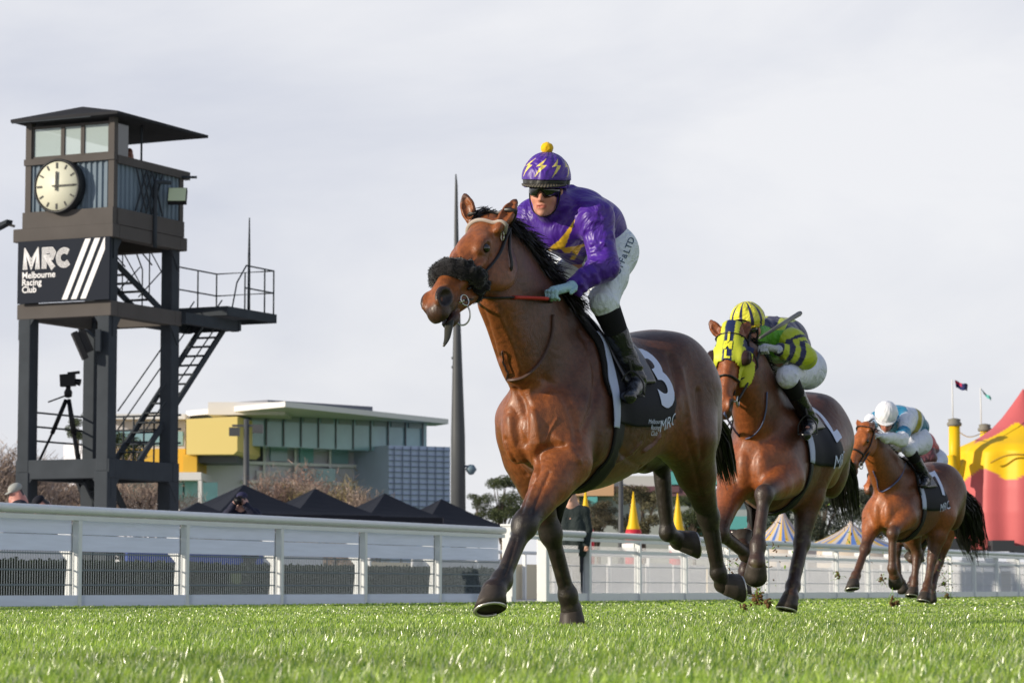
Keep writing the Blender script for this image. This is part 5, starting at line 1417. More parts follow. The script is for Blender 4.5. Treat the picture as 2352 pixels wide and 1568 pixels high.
    b = MB(); b.tube(bezier([g0, g1_, hand], 8), .0165, 10, flat=.55); b.build('rein_grip', mat('rein_red', (.52, .055, .04), rough=.6, bump=.6, bscale=300), root, local=True)
    b = MB(); b.tube(bezier([hand, fr.J(1275, 700, .05), fr.J(1290, 712, .02)], 10), .009, 8); b.tube(bezier([fr.J(1262, 690, .04), fr.J(1276, 684, .04), fr.J(1286, 692, .03), fr.J(1280, 706, .03)], 12), .010, 8)
    b.tube(bezier([fr.J(1284, 676, .0), fr.J(1290, 700, .0), fr.J(1291, 715, .0)], 10), .0045, 6)
    b.build('rein', leather, root, local=True)
    b = MB(); b.tube([fr.J(1288, 712, .05), fr.J(1331, 692, .12)], [.007, .005], 8); b.build('whip', brownl, root, local=True)
    b = MB(); b.tube([bpr, Vector(fr.JY(1075, 655, 13.5)), Vector(fr.J(1235, 660, -.08))], .009, 8); b.build('rein', leather, root, local=True)
    # mane
    crest = bezier([h.hp(-.06, 0, .02), fr.J(1186, 520, 0), fr.J(1210, 566, 0), fr.J(1232, 610, 0), fr.J(1252, 660, 0), fr.J(1268, 700, 0)], 60)
    rg = np.random.default_rng(8); c = np.array([tuple(p) for p in crest]); n = 4600; i = rg.integers(0, len(c), n)
    rt = c[i] + rg.normal(0, .010, (n, 3)); wd = np.array(F1.dloc((.80, .10, -.12)))
    rt[:, 2] -= .02
    for k in range(n):
        q_ = h.bvh.find_nearest(Vector(rt[k])); 
        if q_[0] is not None and q_[3] < .15: rt[k] = np.array(q_[0]) + rg.normal(0, .004, 3)
    d = wd[None] + rg.normal(0, .22, (n, 3))
    strands('mane', rt, d, rg.uniform(.06, .17, n), hairm, root, 9, w=.0032, grav=.75, curl=.35)
    n = 700; f0 = h.hp(-.005, 0, .035); rt = f0 + rg.normal(0, 1, (n, 3))*.018; d = np.array(h.hA)[None]*.9 + np.array(h.hN)[None]*.35 + rg.normal(0, .28, (n, 3)); strands('forelock', rt, d, rg.uniform(.02, .07, n), hairm, root, 10, w=.0025, grav=.3, curl=.2)
    # tail, blown back behind the quarters
    tail(h, [(-1.30, -.0, 1.28), (-1.38, -.03, 1.22), fr.J(1644, 985, -.03), fr.J(1656, 1035, -.05), fr.J(1672, 1096, -.08)], .046, 1000, 3)
tack_lead()
# ------------------------------------------------------------------ jockeys
skinm = mat('skin', (.55, .27, .19), rough=.5, vcol=True, noise=.06, nscale=60, spec=.4)
def wrinkled(name, rough=.32, sheen=0.0, st=.55, sc=9, coat=0.0): return mat(name, (.5, .5, .5), rough=rough, vcol=True, wrinkle=st, wscale=sc, bump=.15, bscale=260, sheen=sheen, coat=coat, spec=.5)
silkm = wrinkled('silk', .42, .15, .95, 4.2)
breechm = wrinkled('breeches', .6, 0, .55, 11)
bootm = mat('boot_black', (.012, .013, .017), rough=.25, wrinkle=.3, wscale=12, spec=.6)
sockm = mat('sock_black', (.010, .010, .012), rough=.8)
def rider(fr, name, label, group, P_, D):
    """P_: joints in the horse frame; D: dress. The body is one skinned surface, the clothes lie over it"""
    root = empty(name, fr.O, fr.rz, label, 'person', group)
    g = {k: np.array(v, float) for k, v in P_.items() if k not in ('face', 'up')}
    f = unit(P_['face']); u = np.array(P_['up'], float); u = unit(u - f*(u @ f)); l = np.cross(u, f); M = np.stack([f, l, u], 1); hc = g['head']; sc = P_.get('hscale', 1.0)
    hs = lambda x, y, z: hc + (f*x + l*y + u*z)*sc
    # ---- body with head
    o = Ops()
    e = lambda c, r, k=.012, cut=False: o.ell(hs(*c), np.array(r)*sc, M, k=k, cut=cut)
    e((-.015, 0, .045), (.092, .073, .095)); e((.022, 0, -.04), (.070, .060, .080), .02); e((.035, 0, -.085), (.048, .046, .034), .02); e((.070, 0, -.106), (.018, .020, .016), .012)
    o.cone(hs(.080, 0, .005), hs(.106, 0, -.036), .009*sc, .012*sc, k=.012); e((.103, 0, -.041), (.010, .017, .009), .006)
    e((.086, 0, -.066), (.010, .024, .006), .006); e((.084, 0, -.078), (.010, .020, .007), .006); e((.094, 0, -.072), (.010, .024, .0022), .003, True)
    for s_ in (-1, 1):
        e((.052, s_*.040, -.034), (.022, .020, .022), .02); e((-.01, s_*.075, -.012), (.020, .010, .033), .006); e((.078, s_*.030, .004), (.016, .017, .012), .012, True)
    o.cone(hs(-.02, 0, -.05), g['neck'], .052, .058, k=.03)
    sp = [g['pelvis'], (g['pelvis']+g['chest'])/2 + np.array((0, 0, .03)), g['chest'], g['neck']]
    for b in (-.07, .07): o.chain([p + np.array((0, b, 0)) for p in sp[:3]], [.10, .105, .10], k=.06)
    o.cone(g['chest'], g['neck'], .09, .050, k=.03)
    for s_ in ('L', 'R'):
        o.cone(g['chest'] + (g['sh'+s_]-g['chest'])*.4, g['sh'+s_], .08, .062, k=.05)
        o.chain([g['sh'+s_], g['el'+s_], g['wr'+s_]], [.052, .040, .027], k=.02); o.cone(g['wr'+s_], g['wr'+s_]*.4 + g['ha'+s_]*.6, .022, .012, k=.01)
        o.chain([g['hip'+s_], g['kn'+s_], g['an'+s_]], [.095, .058, .036], k=.03); o.cone(g['pelvis'], g['hip'+s_], .10, .09, k=.05); o.cone(g['an'+s_], g['an'+s_]*.4 + g['to'+s_]*.6, .024, .018, k=.01)
    V, F = o.mesh(D.get('h', .006), 1); q = V - hc; x, y, z = q @ f, q @ l, q @ u
    x, y, z = x/sc, y/sc, z/sc
    sk = np.array(D.get('skin', (.56, .27, .19))); col = np.tile(sk, (len(V), 1)); nz = nz3(V, 40, 3); paint(col, sk*np.array((1.1, .72, .65)), np.clip(.3 + .3*nz, 0, .6)*np.exp(-((np.abs(y)-.042)**2 + (z+.045)**2)/.0009))
    paint(col, (.42, .10, .08), np.exp(-(((z+.072)/.010)**2)**2)*(np.abs(y) < .026)*(x > .07)*.85); paint(col, sk*np.array((1.05, .75, .7)), np.exp(-((x-.10)**2 + (z+.04)**2)/.0005)*.6)
    me = mesh_np('body', V, [F], col=col); link('body', me, skinm, root, local=True)
    # ---- silks
    o = Ops(); jr = D.get('bulk', 1.0)
    for b in (-.075, 0, .075): o.chain([g['pelvis'] + np.array((.01, b, .035)), (g['pelvis']+g['chest'])/2 + np.array((0, b, .035)), g['chest'] + np.array((.0, b, 0))], [.115*jr, .135*jr, .135*jr], k=.05)
    o.cone(g['chest'], g['neck'], .12*jr, .062, k=.05)
    if 'hem' in g: o.cone(g['chest'] + np.array((.0, 0, -.05)), g['hem'], .125*jr, .118*jr, k=.06)
    rg = np.random.default_rng(D.get('seed', 1))
    for s_ in ('L', 'R'):
        S, E, W = g['sh'+s_], g['el'+s_], g['wr'+s_]
        o.cone(g['chest'], S, .11*jr, .088*jr, k=.06); o.cone(S, E, .084*jr, .070*jr, k=.04); o.cone(E, W, .069*jr, .046*jr, k=.04)
        for t in np.linspace(.15, .95, 8):              # folds in the sleeves
            for (A, B, rr) in ((S, E, .078), (E, W, .062)):
                ax = unit(B-A); c = A + (B-A)*(t + rg.normal(0, .02)); d = unit(np.cross(ax, rg.normal(size=3))); p2 = np.cross(ax, d); r2 = rr*jr*(1-.2*t)
                pts = [c + (d*math.cos(a) + p2*math.sin(a))*r2 + ax*rg.normal(0, .008) for a in np.linspace(0, rg.uniform(1.2, 2.6), 4)]
                o.chain(pts, [.004, .012, .011, .003], k=.014)
    for _ in range(D.get('folds', 16)):                 # folds over the back and chest
        a0 = g['pelvis'] + (g['chest']-g['pelvis'])*rg.uniform(.0, 1.1); d = unit(rg.normal(size=3)*np.array((.5, 1, 1))); c = a0 + d*.135*jr; e_ = c + unit(np.cross(d, rg.normal(size=3)))*rg.uniform(.05, .14)
        o.cone(c, e_, .015, .004, k=.022)
    o.cone(g['neck'], g['neck'] + (hs(-.03, 0, -.09)-g['neck'])*.85, .078, .066, k=.03); o.cone(g['chest'], hs(-.10, 0, -.06), .11, .062, k=.05)
    V, F = o.mesh(D.get('h', .006), 1); col = D['silk'](V, vnormals(V, F), g)
    link('silk_shirt', mesh_np('silk_shirt', V, [F], col=np.clip(col, .003, 1)), silkm, root, local=True)
    # ---- breeches
    o = Ops()
    for s_ in ('L', 'R'):
        o.cone(g['pelvis'] + np.array((-.03, 0, .02)), g['hip'+s_], .135, .13, k=.06); K = g['kn'+s_]; A = g['an'+s_]; Hh = g['hip'+s_]
        o.cone(Hh, Hh + (K-Hh)*.5, .128, .098, k=.05); o.cone(Hh + (K-Hh)*.5, K, .098, .070, k=.03); o.cone(K, K + (A-K)*.20, .068, .058, k=.02)
        for t in (.55, .7, .8, .9, 1.0, 1.05):
            ax = unit(K-Hh); c = Hh + (K-Hh)*t; d = unit(np.cross(ax, rg.normal(size=3))); p2 = np.cross(ax, d); o.chain([c + (d*math.cos(a) + p2*math.sin(a))*(.094 - .03*(t-.5)*1.6) for a in np.linspace(0, 2, 4)], [.003, .009, .008, .003], k=.012)
    V, F = o.mesh(D.get('h', .006), 1); col = np.tile(np.array(D.get('breech', (.74, .76, .78))), (len(V), 1)); 
    if 'breech_paint' in D: D['breech_paint'](V, col, g)
    br = link('breeches', mesh_np('breeches', V, [F], col=col), breechm, root, local=True)
    g['breeches'] = (br, BVHTree.FromPolygons([tuple(v) for v in V], [tuple(q) for q in F.tolist()]))
    # ---- boots, socks, irons
    for s_ in ('L', 'R'):
        K, A, To = g['kn'+s_], g['an'+s_], g['to'+s_]; m1 = K + (A-K)*.10; m2 = K + (A-K)*.44
        o = Ops(); o.cone(m1, m2, .068, .056, k=.02); V, F = o.mesh(.006, 1); link('sock', mesh_np('sock', V, [F]), sockm, root, local=True)
        o = Ops(); o.cone(K + (A-K)*.40, K + (A-K)*.72, .060, .050, k=.01); o.cone(K + (A-K)*.72, A, .052, .043, k=.015); ft = To - A; dn = np.array((0, 0, -1.))
        heel = A - unit(ft)*.035 + dn*.05; o.cone(A, heel, .042, .036, k=.02); o.cone(heel, To + dn*.012, .037, .032, k=.02); o.ell(To + dn*.01, (.045, .036, .026), k=.02)
        o.cone(A + dn*.02, A + ft*.5, .042, .034, k=.02)
        for t in (.78, .85, .92, .99): c = K + (A-K)*t; o.ell(c + rg.normal(0, .006, 3), (.050, .050, .010), k=.02)
        V, F = o.mesh(.006, 1); link('boot', mesh_np('boot', V, [F]), bootm, root, local=True)
        b = MB(); c = Vector(A + ft*.62 + dn*.035); sd = Vector(unit(np.cross(ft, (0, 0, 1))))*.062; fw = Vector(unit(ft))
        b.frame(c - sd, c + sd, .045, .008, up=(0, 0, 1)); b.tube(bezier([c - sd, c - sd*.9 + Vector((0, 0, .07)), c + Vector((0, 0, .125)), c + sd*.9 + Vector((0, 0, .07)), c + sd], 14), .005, 6); b.tube([c + Vector((0, 0, .125)), Vector(g['pelvis'])*.25 + c*.75 + Vector((0, 0, .14))], .008, 6)
        b.build('stirrup', mat('stirrup_dark', (.05, .05, .05), rough=.35, metal=.6), root, local=True)
    # ---- gloves with separate fingers
    for s_ in ('L', 'R'):
        W, Hn = g['wr'+s_], g['ha'+s_]; ax = unit(Hn - W); sd = unit(np.cross(ax, (0, 0, 1))); dn = unit(np.cross(sd, ax)); dn = dn if dn[2] < 0 else -dn
        o = Ops(); o.cone(W - ax*.01, W + ax*.03, .031, .030, k=.01); o.cone(W + ax*.02, Hn, .028, .030, k=.015, flat=(dn, 1.25))
        for i, q in enumerate((-.028, -.010, .009, .026)):
            L_ = (.034, .040, .038, .030)[i]; p0 = Hn + sd*q; p1 = p0 + ax*L_*.8; p2 = p1 + dn*.028 + ax*.006; p3 = p2 + dn*.014 - ax*.024
            o.chain([p0, p1, p2, p3], [.0105, .0100, .0092, .008], k=.004)
        t0 = W + ax*.045 - sd*.026*(1 if s_ == 'L' else -1); o.chain([t0, t0 + ax*.03 - sd*.012*(1 if s_ == 'L' else -1) + dn*.012, t0 + ax*.052 + dn*.026], [.013, .011, .009], k=.005)
        V, F = o.mesh(.0035, 1); link('glove', mesh_np('glove', V, [F]), mat('glove_' + name + D.get('tagn', ''), D.get('glove', (.45, .62, .66)), rough=.55, wrinkle=.5, wscale=24), root, local=True)
    # ---- helmet with silk cap, peak and band
    nt_, nf = 168, 96; rows = []; cols = []
    for i in range(nf):
        el = R(-20 + 110*i/(nf-1))
        for j in range(nt_):
            az = 2*math.pi*j/nt_; r_ = 1.0 + .010*math.sin(az*9 + el*5)*max(0, math.cos(el)) + .006*math.sin(az*17 - el*9)
            ex = .142 if math.cos(az) > 0 else .138; low = .96 if math.sin(el) < -.05 else 1.0
            rows.append(hs(math.cos(el)*math.cos(az)*ex*r_*low - .008, math.cos(el)*math.sin(az)*.121*r_*low, math.sin(el)*.132*r_ + .064)); cols.append(D['cap'](math.degrees(az) if az < math.pi else math.degrees(az)-360, math.degrees(el)))
    i, j = np.meshgrid(np.arange(nf-1), np.arange(nt_), indexing='ij'); i = i.ravel(); j = j.ravel(); j2 = (j+1) % nt_; Fq = np.stack([i*nt_+j, i*nt_+j2, (i+1)*nt_+j2, (i+1)*nt_+j], 1)
    hm = link('helmet', mesh_np('helmet', rows, [Fq], col=np.array(cols)), silkm if not D.get('plain_cap') else mat('helmet_gloss', (.8, .8, .82), rough=.25, vcol=True), root, local=True)
    sd_ = hm.modifiers.new('t', 'SOLIDIFY'); sd_.thickness = .006; sd_.offset = -1
    b = MB(); n = 22; inner = []; outer = []
    for k in range(n+1):
        a = R(-72 + 144*k/n); inner.append(hs(.134*math.cos(a) - .008, .117*math.sin(a), .036)); w_ = max(0, math.cos(a*1.22)); outer.append(hs((.138 + .040*w_)*math.cos(a) - .008, (.118 + .018*w_)*math.sin(a), .034 - .010*w_))
    for k in range(n):
        b.add([inner[k], inner[k+1], outer[k+1], outer[k]], [(0, 1, 2, 3)], True)
    pk = b.build('peak', mat('peak_' + name + D.get('tagn', ''), D.get('peak', (.05, .05, .06)), rough=.35), root, local=True); m_ = pk.modifiers.new('t', 'SOLIDIFY'); m_.thickness = .007; m_.offset = 0
    if D.get('pompom') is not None:
        o = Ops(); c = hs(-.004, 0, .214); 
        for _ in range(60): o.ell(c + unit(rg.normal(size=3))*.020, (.011,)*3, k=.004)
        V, F = o.mesh(.0035, 0); link('pompom', mesh_np('pompom', V, [F]), mat('pompom', D['pompom'], rough=.9, sheen=.6), root, local=True)
    # ---- goggles and chin strap
    rows = []; n = 26
    for k in range(n+1):
        a = R(-78 + 156*k/n); notch = max(0, 1 - abs(k - n/2)/(n*.11))
        for zz, bul in ((.042, .0), (.026, .012), (.004, .014), (-.014 + .016*notch, .010), (-.033 + .026*notch, 0)):
            rows.append(hs((.078 + bul + .014)*math.cos(a) + .006, (.068 + bul)*math.sin(a), zz*(1 - .25*abs(math.sin(a)))))
    i, j = np.meshgrid(np.arange(n), np.arange(4), indexing='ij'); a = (i*5 + j).ravel(); gg = link('goggles', mesh_np('goggles', rows, [np.stack([a, a+1, a+6, a+5], 1)]), mat('goggle_' + D.get('gog', 'black'), (.008, .008, .010) if D.get('gog', 'black') == 'black' else (.25, .26, .26), rough=.08, spec=.9), root, local=True)
    m_ = gg.modifiers.new('t', 'SOLIDIFY'); m_.thickness = .004
    b = MB(); b.tube(bezier([hs(.02, .079, .0), hs(.028, .072, -.05), hs(.035, .050, -.10), hs(.045, 0, -.125), hs(.035, -.050, -.10), hs(.028, -.072, -.05), hs(.02, -.079, .0)], 24), .007, 6, flat=.4); b.build('chin_strap', mat('strap_black', (.015, .015, .015), rough=.6), root, local=True)
    return root, g
def pick(V, cond, A, B): return np.where(cond[:, None], np.array(A)[None], np.array(B)[None])

# lead rider: purple silks with a yellow lightning flash
PUR = np.array((.062, .012, .27)); YEL = np.array((.78, .47, .03))
def bolt_mask(fr, V, polys, nrm=None, vdir=None):
    W = np.array([tuple(fr.O)])[0][None] + V[:, :1]*np.array(fr.f)[None] + V[:, 1:2]*np.array(fr.l)[None] + V[:, 2:3]*np.array([0, 0, 1.])[None]
    x, y = proj(W); m = np.zeros(len(V), bool)
    for p in polys: m |= inpoly(x, y, p)
    Wn = nrm[:, :1]*np.array(fr.f) + nrm[:, 1:2]*np.array(fr.l) + nrm[:, 2:3]*np.array([0, 0, 1.])
    return m & (Wn[:, 1] < -.05)
def silk_lead(V, nrm, g):
    col = np.tile(PUR, (len(V), 1)); nz = nz3(V, 9, 5); col *= (1 + .12*nz)[:, None]
    z0 = lambda x, y: (1149.9 + x*.20835, 293.9 + y*.20835)
    bolt = [z0(*p) for p in ((820, 1000), (770, 1075), (690, 1180), (650, 1235), (560, 1300), (480, 1366), (600, 1345), (660, 1335), (700, 1375), (760, 1380), (790, 1350), (790, 1400), (760, 1455), (815, 1455), (855, 1385), (890, 1320), (950, 1290), (940, 1268), (840, 1300), (700, 1320), (720, 1290), (760, 1180), (800, 1080))]
    m = bolt_mask(F1, V, [bolt], nrm)
    S, E = g['shL'], g['elL']; d, t = segdist(V, S, E); d2, t2 = segdist(V, E, g['wrL']); body, tb = segdist(V, g['pelvis'], g['chest'])
    m &= ~(((d < body-.035) & (d < .10) & (t > .2)) | (d2 < .078))
    col[m] = YEL*(1 + .1*nz[m])[:, None]; return col
def cap_lead(az, el):
    # three-cornered flashes round the cap
    if -13 < el < -2: return (.030, .030, .032)
    x = ((az + 180 + 8) % 42) - 21; y = el - 27
    B = [(15, 23), (-13, -1), (1, 1), (-14, -25), (15, 3), (2, 3)]
    ok = inpoly(np.array([x*1.0]), np.array([y*1.0]), B)[0]
    return (.85, .68, .14) if ok and el < 62 else tuple(PUR*1.05)
Jn = F1.J
G1 = dict(pelvis=(-.34, 0, 1.89), chest=(-.04, 0, 2.05), neck=(.11, 0, 2.11), hem=(.00, -.02, 1.97),
    shL=Jn(1368, 500, .19), elL=Jn(1388, 612, .25), wrL=Jn(1320, 656, .16), haL=Jn(1272, 668, .165),
    shR=Jn(1225, 500, -.19), elR=Jn(1204, 580, -.26), wrR=Jn(1222, 640, -.13), haR=Jn(1232, 672, -.08),
    hipL=Jn(1404, 578, .12), knL=Jn(1388, 696, .22), anL=Jn(1462, 872, .29), toL=Jn(1444, 906, .34),
    hipR=Jn(1360, 592, -.10), knR=Jn(1277, 652, -.19), anR=Jn(1345, 800, -.27), toR=Jn(1320, 830, -.32),
    head=F1.JY(1254, 440, 13.86), face=F1.dloc((-.26, -.94, -.14)), up=F1.dloc((.03, -.12, .99)))
R1, g1 = rider(F1, 'jockey', 'jockey in purple silks with a yellow lightning flash, pompom cap and white breeches', 'jockeys in racing silks', G1,
    dict(silk=silk_lead, cap=cap_lead, pompom=(.85, .50, .01), glove=(.40, .62, .68), breech=(.72, .78, .82), seed=3, bulk=1.0, peak=(.09, .08, .06), tagn='a'))

def breech_text():
    br, bv = g1['breeches']; o = Vector(F1.loc(Vector((0, 0, CAMH)))); m = mat('lettering_blue', (.05, .09, .16), rough=.7)
    for txt, cx_, cy_, sz, ang in (('OFF', 1424, 612, 23, -66), ('&', 1436, 588, 17, -62), ('LTD', 1446, 563, 21, -68)):
        ca, sa = math.cos(R(ang)), math.sin(R(ang))
        def fn(x, y):
            d = Vector(F1.dloc(ray(cx_ + (x*ca + y*sa), cy_ + (x*sa - y*ca)).normalized())); q = bv.ray_cast(o, d)
            return (q[0] if q[0] is not None else Vector(F1.J(cx_, cy_, .2))) - d*.004
        H1.place(txt, sz, 0, 0, m, nm='lettering', parent=br, fn=fn)
breech_text()
# ------------------------------------------------------------------ the horses and riders behind
def tack(h, num, nums=.40, cfront=(-.03, -.005, .035, .06, .065), cback=(-.40, -.44, -.50, -.57, -.60), reins=None, na=22, nph=50, rear=1):
    fr, root = h.fr, h.root; I = np.interp; ks = [0, 40, 62, 90, 112]
    cf = lambda p: float(I(abs(p), ks, cfront)); cb = lambda p: float(I(abs(p), ks, cback)); blk = MATS['cloth_black']; bw = MATS['cloth_lining']
    h.cloth('saddle_pad', MATS['pad_black'], lambda p: cf(p)+.06*max(0, 1-abs(p)/85), lambda p: cf(p)-.01, (-76, 76), .018, 6, 24, .014)
    sc = h.cloth('saddle_cloth', [blk, bw], cf, cb, (-104, 104), .022, na, nph, .005, mi=lambda p, u: 1 if u < .15 and abs(p) > 22 else 0)
    h.cloth('girth', MATS['girth_black'], lambda p: .03, lambda p: -.075, (100, 260), .012, 5, 36, .010)
    h.cloth('saddle', MATS['saddle_black'], lambda p: -.10, lambda p: -.44 + .10*abs(p)/70, (-60, 60), .040, 10, 24, .018)
    if num:
        h.place(num, nums, -.50, .34, MATS['number_white'], .031, bold=.012, parent=sc); h.place('MRC', .12, -.45, .60, MATS['number_white'], .031, nm='badge', parent=sc)
    def onhead(a, ang, off=.008):
        o = Vector(h.hp(a, 0, -.05)); d = Vector(h.hL*math.sin(R(ang)) + h.hN*math.cos(R(ang))); q = h.bvh.ray_cast(o + d*.25, -d, .25)
        return (q[0] if q[0] is not None else o + d*.09) + d*off
    h.onhead = onhead
    h.strap('browband', bezier([onhead(.075, t) for t in range(-85, 91, 17)], 20), .022, leather)
    for sg in (1, -1): h.strap('cheekpiece', bezier([onhead(.02, 88*sg), onhead(.10, 94*sg), onhead(.22, 108*sg), onhead(.34, 111*sg), onhead(.44, 104*sg)], 14), .018, leather)
    h.strap('noseband', bezier([onhead(.36, t) for t in range(-120, 121, 20)], 20), .024, leather)
    b = MB(); bp, bpr = Vector(h.hp(.475, .068, -.07)), Vector(h.hp(.475, -.068, -.07)); b.tube([bp, bpr], .007, 6)
    for c in (bp, bpr): b.tube([c + Vector(h.hA)*(.034*math.cos(t)) + Vector(h.hN)*(.034*math.sin(t)) for t in np.linspace(0, 6.283, 15)], .006, 6)
    b.build('bit', metalm, root, local=True)
    if reins:
        for c, e in ((bp, reins[0]), (bpr, reins[1])): b = MB(); b.tube(bezier([c, (c + Vector(e))*.5 + Vector((0, 0, -.03)), Vector(e)], 10), .009, 6); b.build('rein', leather, root, local=True)
def mane(h, pts, n, L_, wd, seed):
    rg = np.random.default_rng(seed); c = np.array([tuple(p) for p in bezier([tuple(p) for p in pts], 40)]); rt = c[rg.integers(0, len(c), n)] + rg.normal(0, .008, (n, 3))
    for k in range(n):
        q_ = h.bvh.find_nearest(Vector(rt[k]))
        if q_[0] is not None: rt[k] = np.array(q_[0])
    strands('mane', rt, np.array(wd)[None] + rg.normal(0, .25, (n, 3)), rg.uniform(.5, 1.2, n)*L_, hairm, h.root, seed, w=.005, grav=1.0, curl=.3)

# second horse ------------------------------------------------------
F2 = Frame(1.713, 18.9, 20); J2 = F2.J
H2 = Horse(F2, .010); H2.trunk(dz=.02)
p2 = F2.JY(1682, 752, 18.34); m2 = F2.JY(1662, 930, 18.12)
H2.neck([(.06, 0, 1.26), (.32, 0, 1.46), (.48, 0, 1.62), p2 + np.array((-.06, 0, -.10))], [.30, .225, .17, .11], 1.6)
H2.ops.cone((.44, 0, 1.28), (.56, 0, 1.48), .08, .07, k=.12)
H2.fore((.28, .12, 1.04), J2(1803, 1098, .17), J2(1755, 1136, .15), J2(1741, 1252, .14), J2(1738, 1292, .14), F2.dloc((-.1, -.35, -.9)), F2.dloc((0, .75, -.65)), 1.30)
kR = J2(1652, 1222, -.15); H2.fore((.28, -.12, 1.04), J2(1690, 1098, -.15), kR, kR + F2.dloc((.19, .20, -.14)), kR + F2.dloc((.165, .27, -.07)), F2.dloc((.2, .9, .5)), F2.dloc((-.1, .4, .95)), 1.25)
H2.hind((-.98, .15, 1.24), J2(1868, 1050, .20), J2(1842, 1246, .15), J2(1821, 1346, .14), J2(1815, 1372, .14), F2.dloc((-.4, -.8, -.3)), F2.dloc((-.2, -.2, -.95)), 1.25)
H2.hind((-.85, -.14, 1.22), (-.50, -.17, .95), J2(1735, 1178, -.12), J2(1712, 1308, -.12), J2(1707, 1338, -.12), F2.dloc((-.3, -.8, -.4)), F2.dloc((0, -.1, -1)), 1.15)
H2.head(p2, m2, F2.dloc((.965, -.24, .06)), hs=1.06, ears=[(F2.JY(1655, 772, 18.36), F2.JY(1630, 735, 18.38), F2.dloc((-.2, -1, .1))), (F2.JY(1703, 772, 18.34), F2.JY(1722, 738, 18.38), F2.dloc((.2, -1, .1)))])
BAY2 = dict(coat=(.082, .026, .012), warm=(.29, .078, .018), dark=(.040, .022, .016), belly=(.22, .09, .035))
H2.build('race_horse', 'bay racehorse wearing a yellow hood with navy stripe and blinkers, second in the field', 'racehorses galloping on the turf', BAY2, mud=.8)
def tack2():
    h = H2; tack(h, '2', .42, reins=(J2(1748, 800, .10), J2(1738, 805, -.06)))
    # the hood: a second skin over the upper head
    V, F = h.V, h.F; q = V - h.hP; a = q @ h.hA / h.hs; l = q @ h.hL / h.hs; m = q @ h.hN / h.hs; nrm = vnormals(V, F)
    ok = (a > -.03) & (a < .262 + .9*np.clip(np.abs(l)-.05, 0, .05)) & (np.abs(l) < .13) & (m > -.12) & (m < .078) | ((a > .2) & (a < .36) & (l > .06) & (np.abs(m+.055) < .030 + .2*(a-.2)) )
    ok &= ~((a < .075) & (np.abs(l) > .055))
    ok &= ~((a < .10) & (m < -.05)); eye = np.hypot(a-.212, m+.012) < .030; 
    fo = ok[F].all(1); idx = np.unique(F[fo]); mp_ = np.full(len(V), -1); mp_[idx] = np.arange(len(idx)); Vh = V[idx] + nrm[idx]*.009
    col = np.tile(np.array((.60, .64, .05)), (len(idx), 1)); col[np.abs(l[idx]) < .026] = (.02, .03, .10); col[(np.abs(l[idx]) > .075) & (a[idx] < .15)] = (.02, .03, .10)
    hd = link('hood', mesh_np('hood', Vh, [mp_[F[fo]]], col=col), mat('hood_cloth', (.7, .7, .1), rough=.45, vcol=True, bump=.2), h.root, local=True)
    sd = hd.modifiers.new('t', 'SOLIDIFY'); sd.thickness = .004; sd.offset = 0
    for sg in (-1, 1):
        c = Vector(h.hp(.212, sg*.085, -.004)); ax = Vector(h.hL*sg*.9 - h.hA*0 + h.hN*.15).normalized(); up = Vector(h.hA); s_ = ax.cross(up).normalized(); b = MB(); rings = []
        for (t, r_) in ((0, .052), (.018, .055), (.040, .048), (.052, .036)):
            rings.append([c + ax*t + (up*math.cos(k*.3927)*r_ + s_*math.sin(k*.3927)*r_*.85) for k in range(16)])
        Vv = [p for q_ in rings for p in q_]; Ff = [(i*16+k, i*16+(k+1) % 16, (i+1)*16+(k+1) % 16, (i+1)*16+k) for i in range(3) for k in range(16)] + [tuple(range(48, 64))]
        b.add(Vv, Ff, True); b.build('blinker', mat('blinker_brown', (.035, .02, .018) if sg > 0 else (.04, .022, .02), rough=.25), hd, local=True)
    lm = mat('hood_letters', (.74, .72, .05), rough=.5)
    for i, t in enumerate('JML'):
        def fn(x, y, i=i):
            o = Vector(h.hp(.100 + i*.062 - y/h.hs, x/h.hs, .25)); q_ = h.bvh.ray_cast(o, -Vector(h.hN), .5); return (q_[0] if q_[0] is not None else o) + Vector(h.hN)*.016
        h.place(t, .078, 0, 0, lm, nm='letter', parent=hd, fn=fn, rot=0, bold=.004)
    q = bezier([h.onskin(*p_, .014) for p_ in ((1762, 900), (1760, 940), (1748, 980), (1722, 1005), (1697, 1000), (1676, 985), (1664, 965))], 24); h.strap('breastplate', q, .018, mat('strap_blue', (.10, .12, .22), rough=.5))
    mane(h, [p2 + np.array((-.04, 0, .05)), J2(1728, 800, 0), J2(1742, 850, 0), J2(1758, 900, 0)], 500, .12, F2.dloc((.6, .3, .1)), 5)
    tail(h, [(-1.30, 0, 1.30), (-1.42, .0, 1.24), J2(1930, 1075, .05), J2(1938, 1130, .05), J2(1948, 1185, .05)], .075, 900, 4)
tack2()
YG, NV, GR = np.array((.52, .60, .03)), np.array((.022, .020, .075)), np.array((.13, .42, .03))
def silk2(V, nrm, g):
    col = np.tile(GR, (len(V), 1)); y = V[:, 1]; tor, tt = segdist(V, g['pelvis'], g['chest'])
    band = (((y + .40)/.14) % 1 < .56).astype(int); col = np.where((band == 1)[:, None], NV, YG); col = np.where((V[:, 2:3] < g['pelvis'][2] - .02 + .25*(V[:, 0:1]-g['pelvis'][0])), GR, col)
    for s_ in 'LR':
        for (A, B, n) in ((g['sh'+s_], g['el'+s_], 3.2), (g['el'+s_], g['wr'+s_], 2.6)):
            d, t = segdist(V, A, B); on = (d < .10) & (d < tor - .01); st = (np.floor(t*n*2) % 2 == 0); col = np.where(on[:, None], np.where(st[:, None], YG, NV), col)
    return col
def cap2(az, el):
    return tuple(NV*1.2) if (abs(((az + 12) % 36) - 18) < 5.5 and el < 84) else (.76, .72, .05)
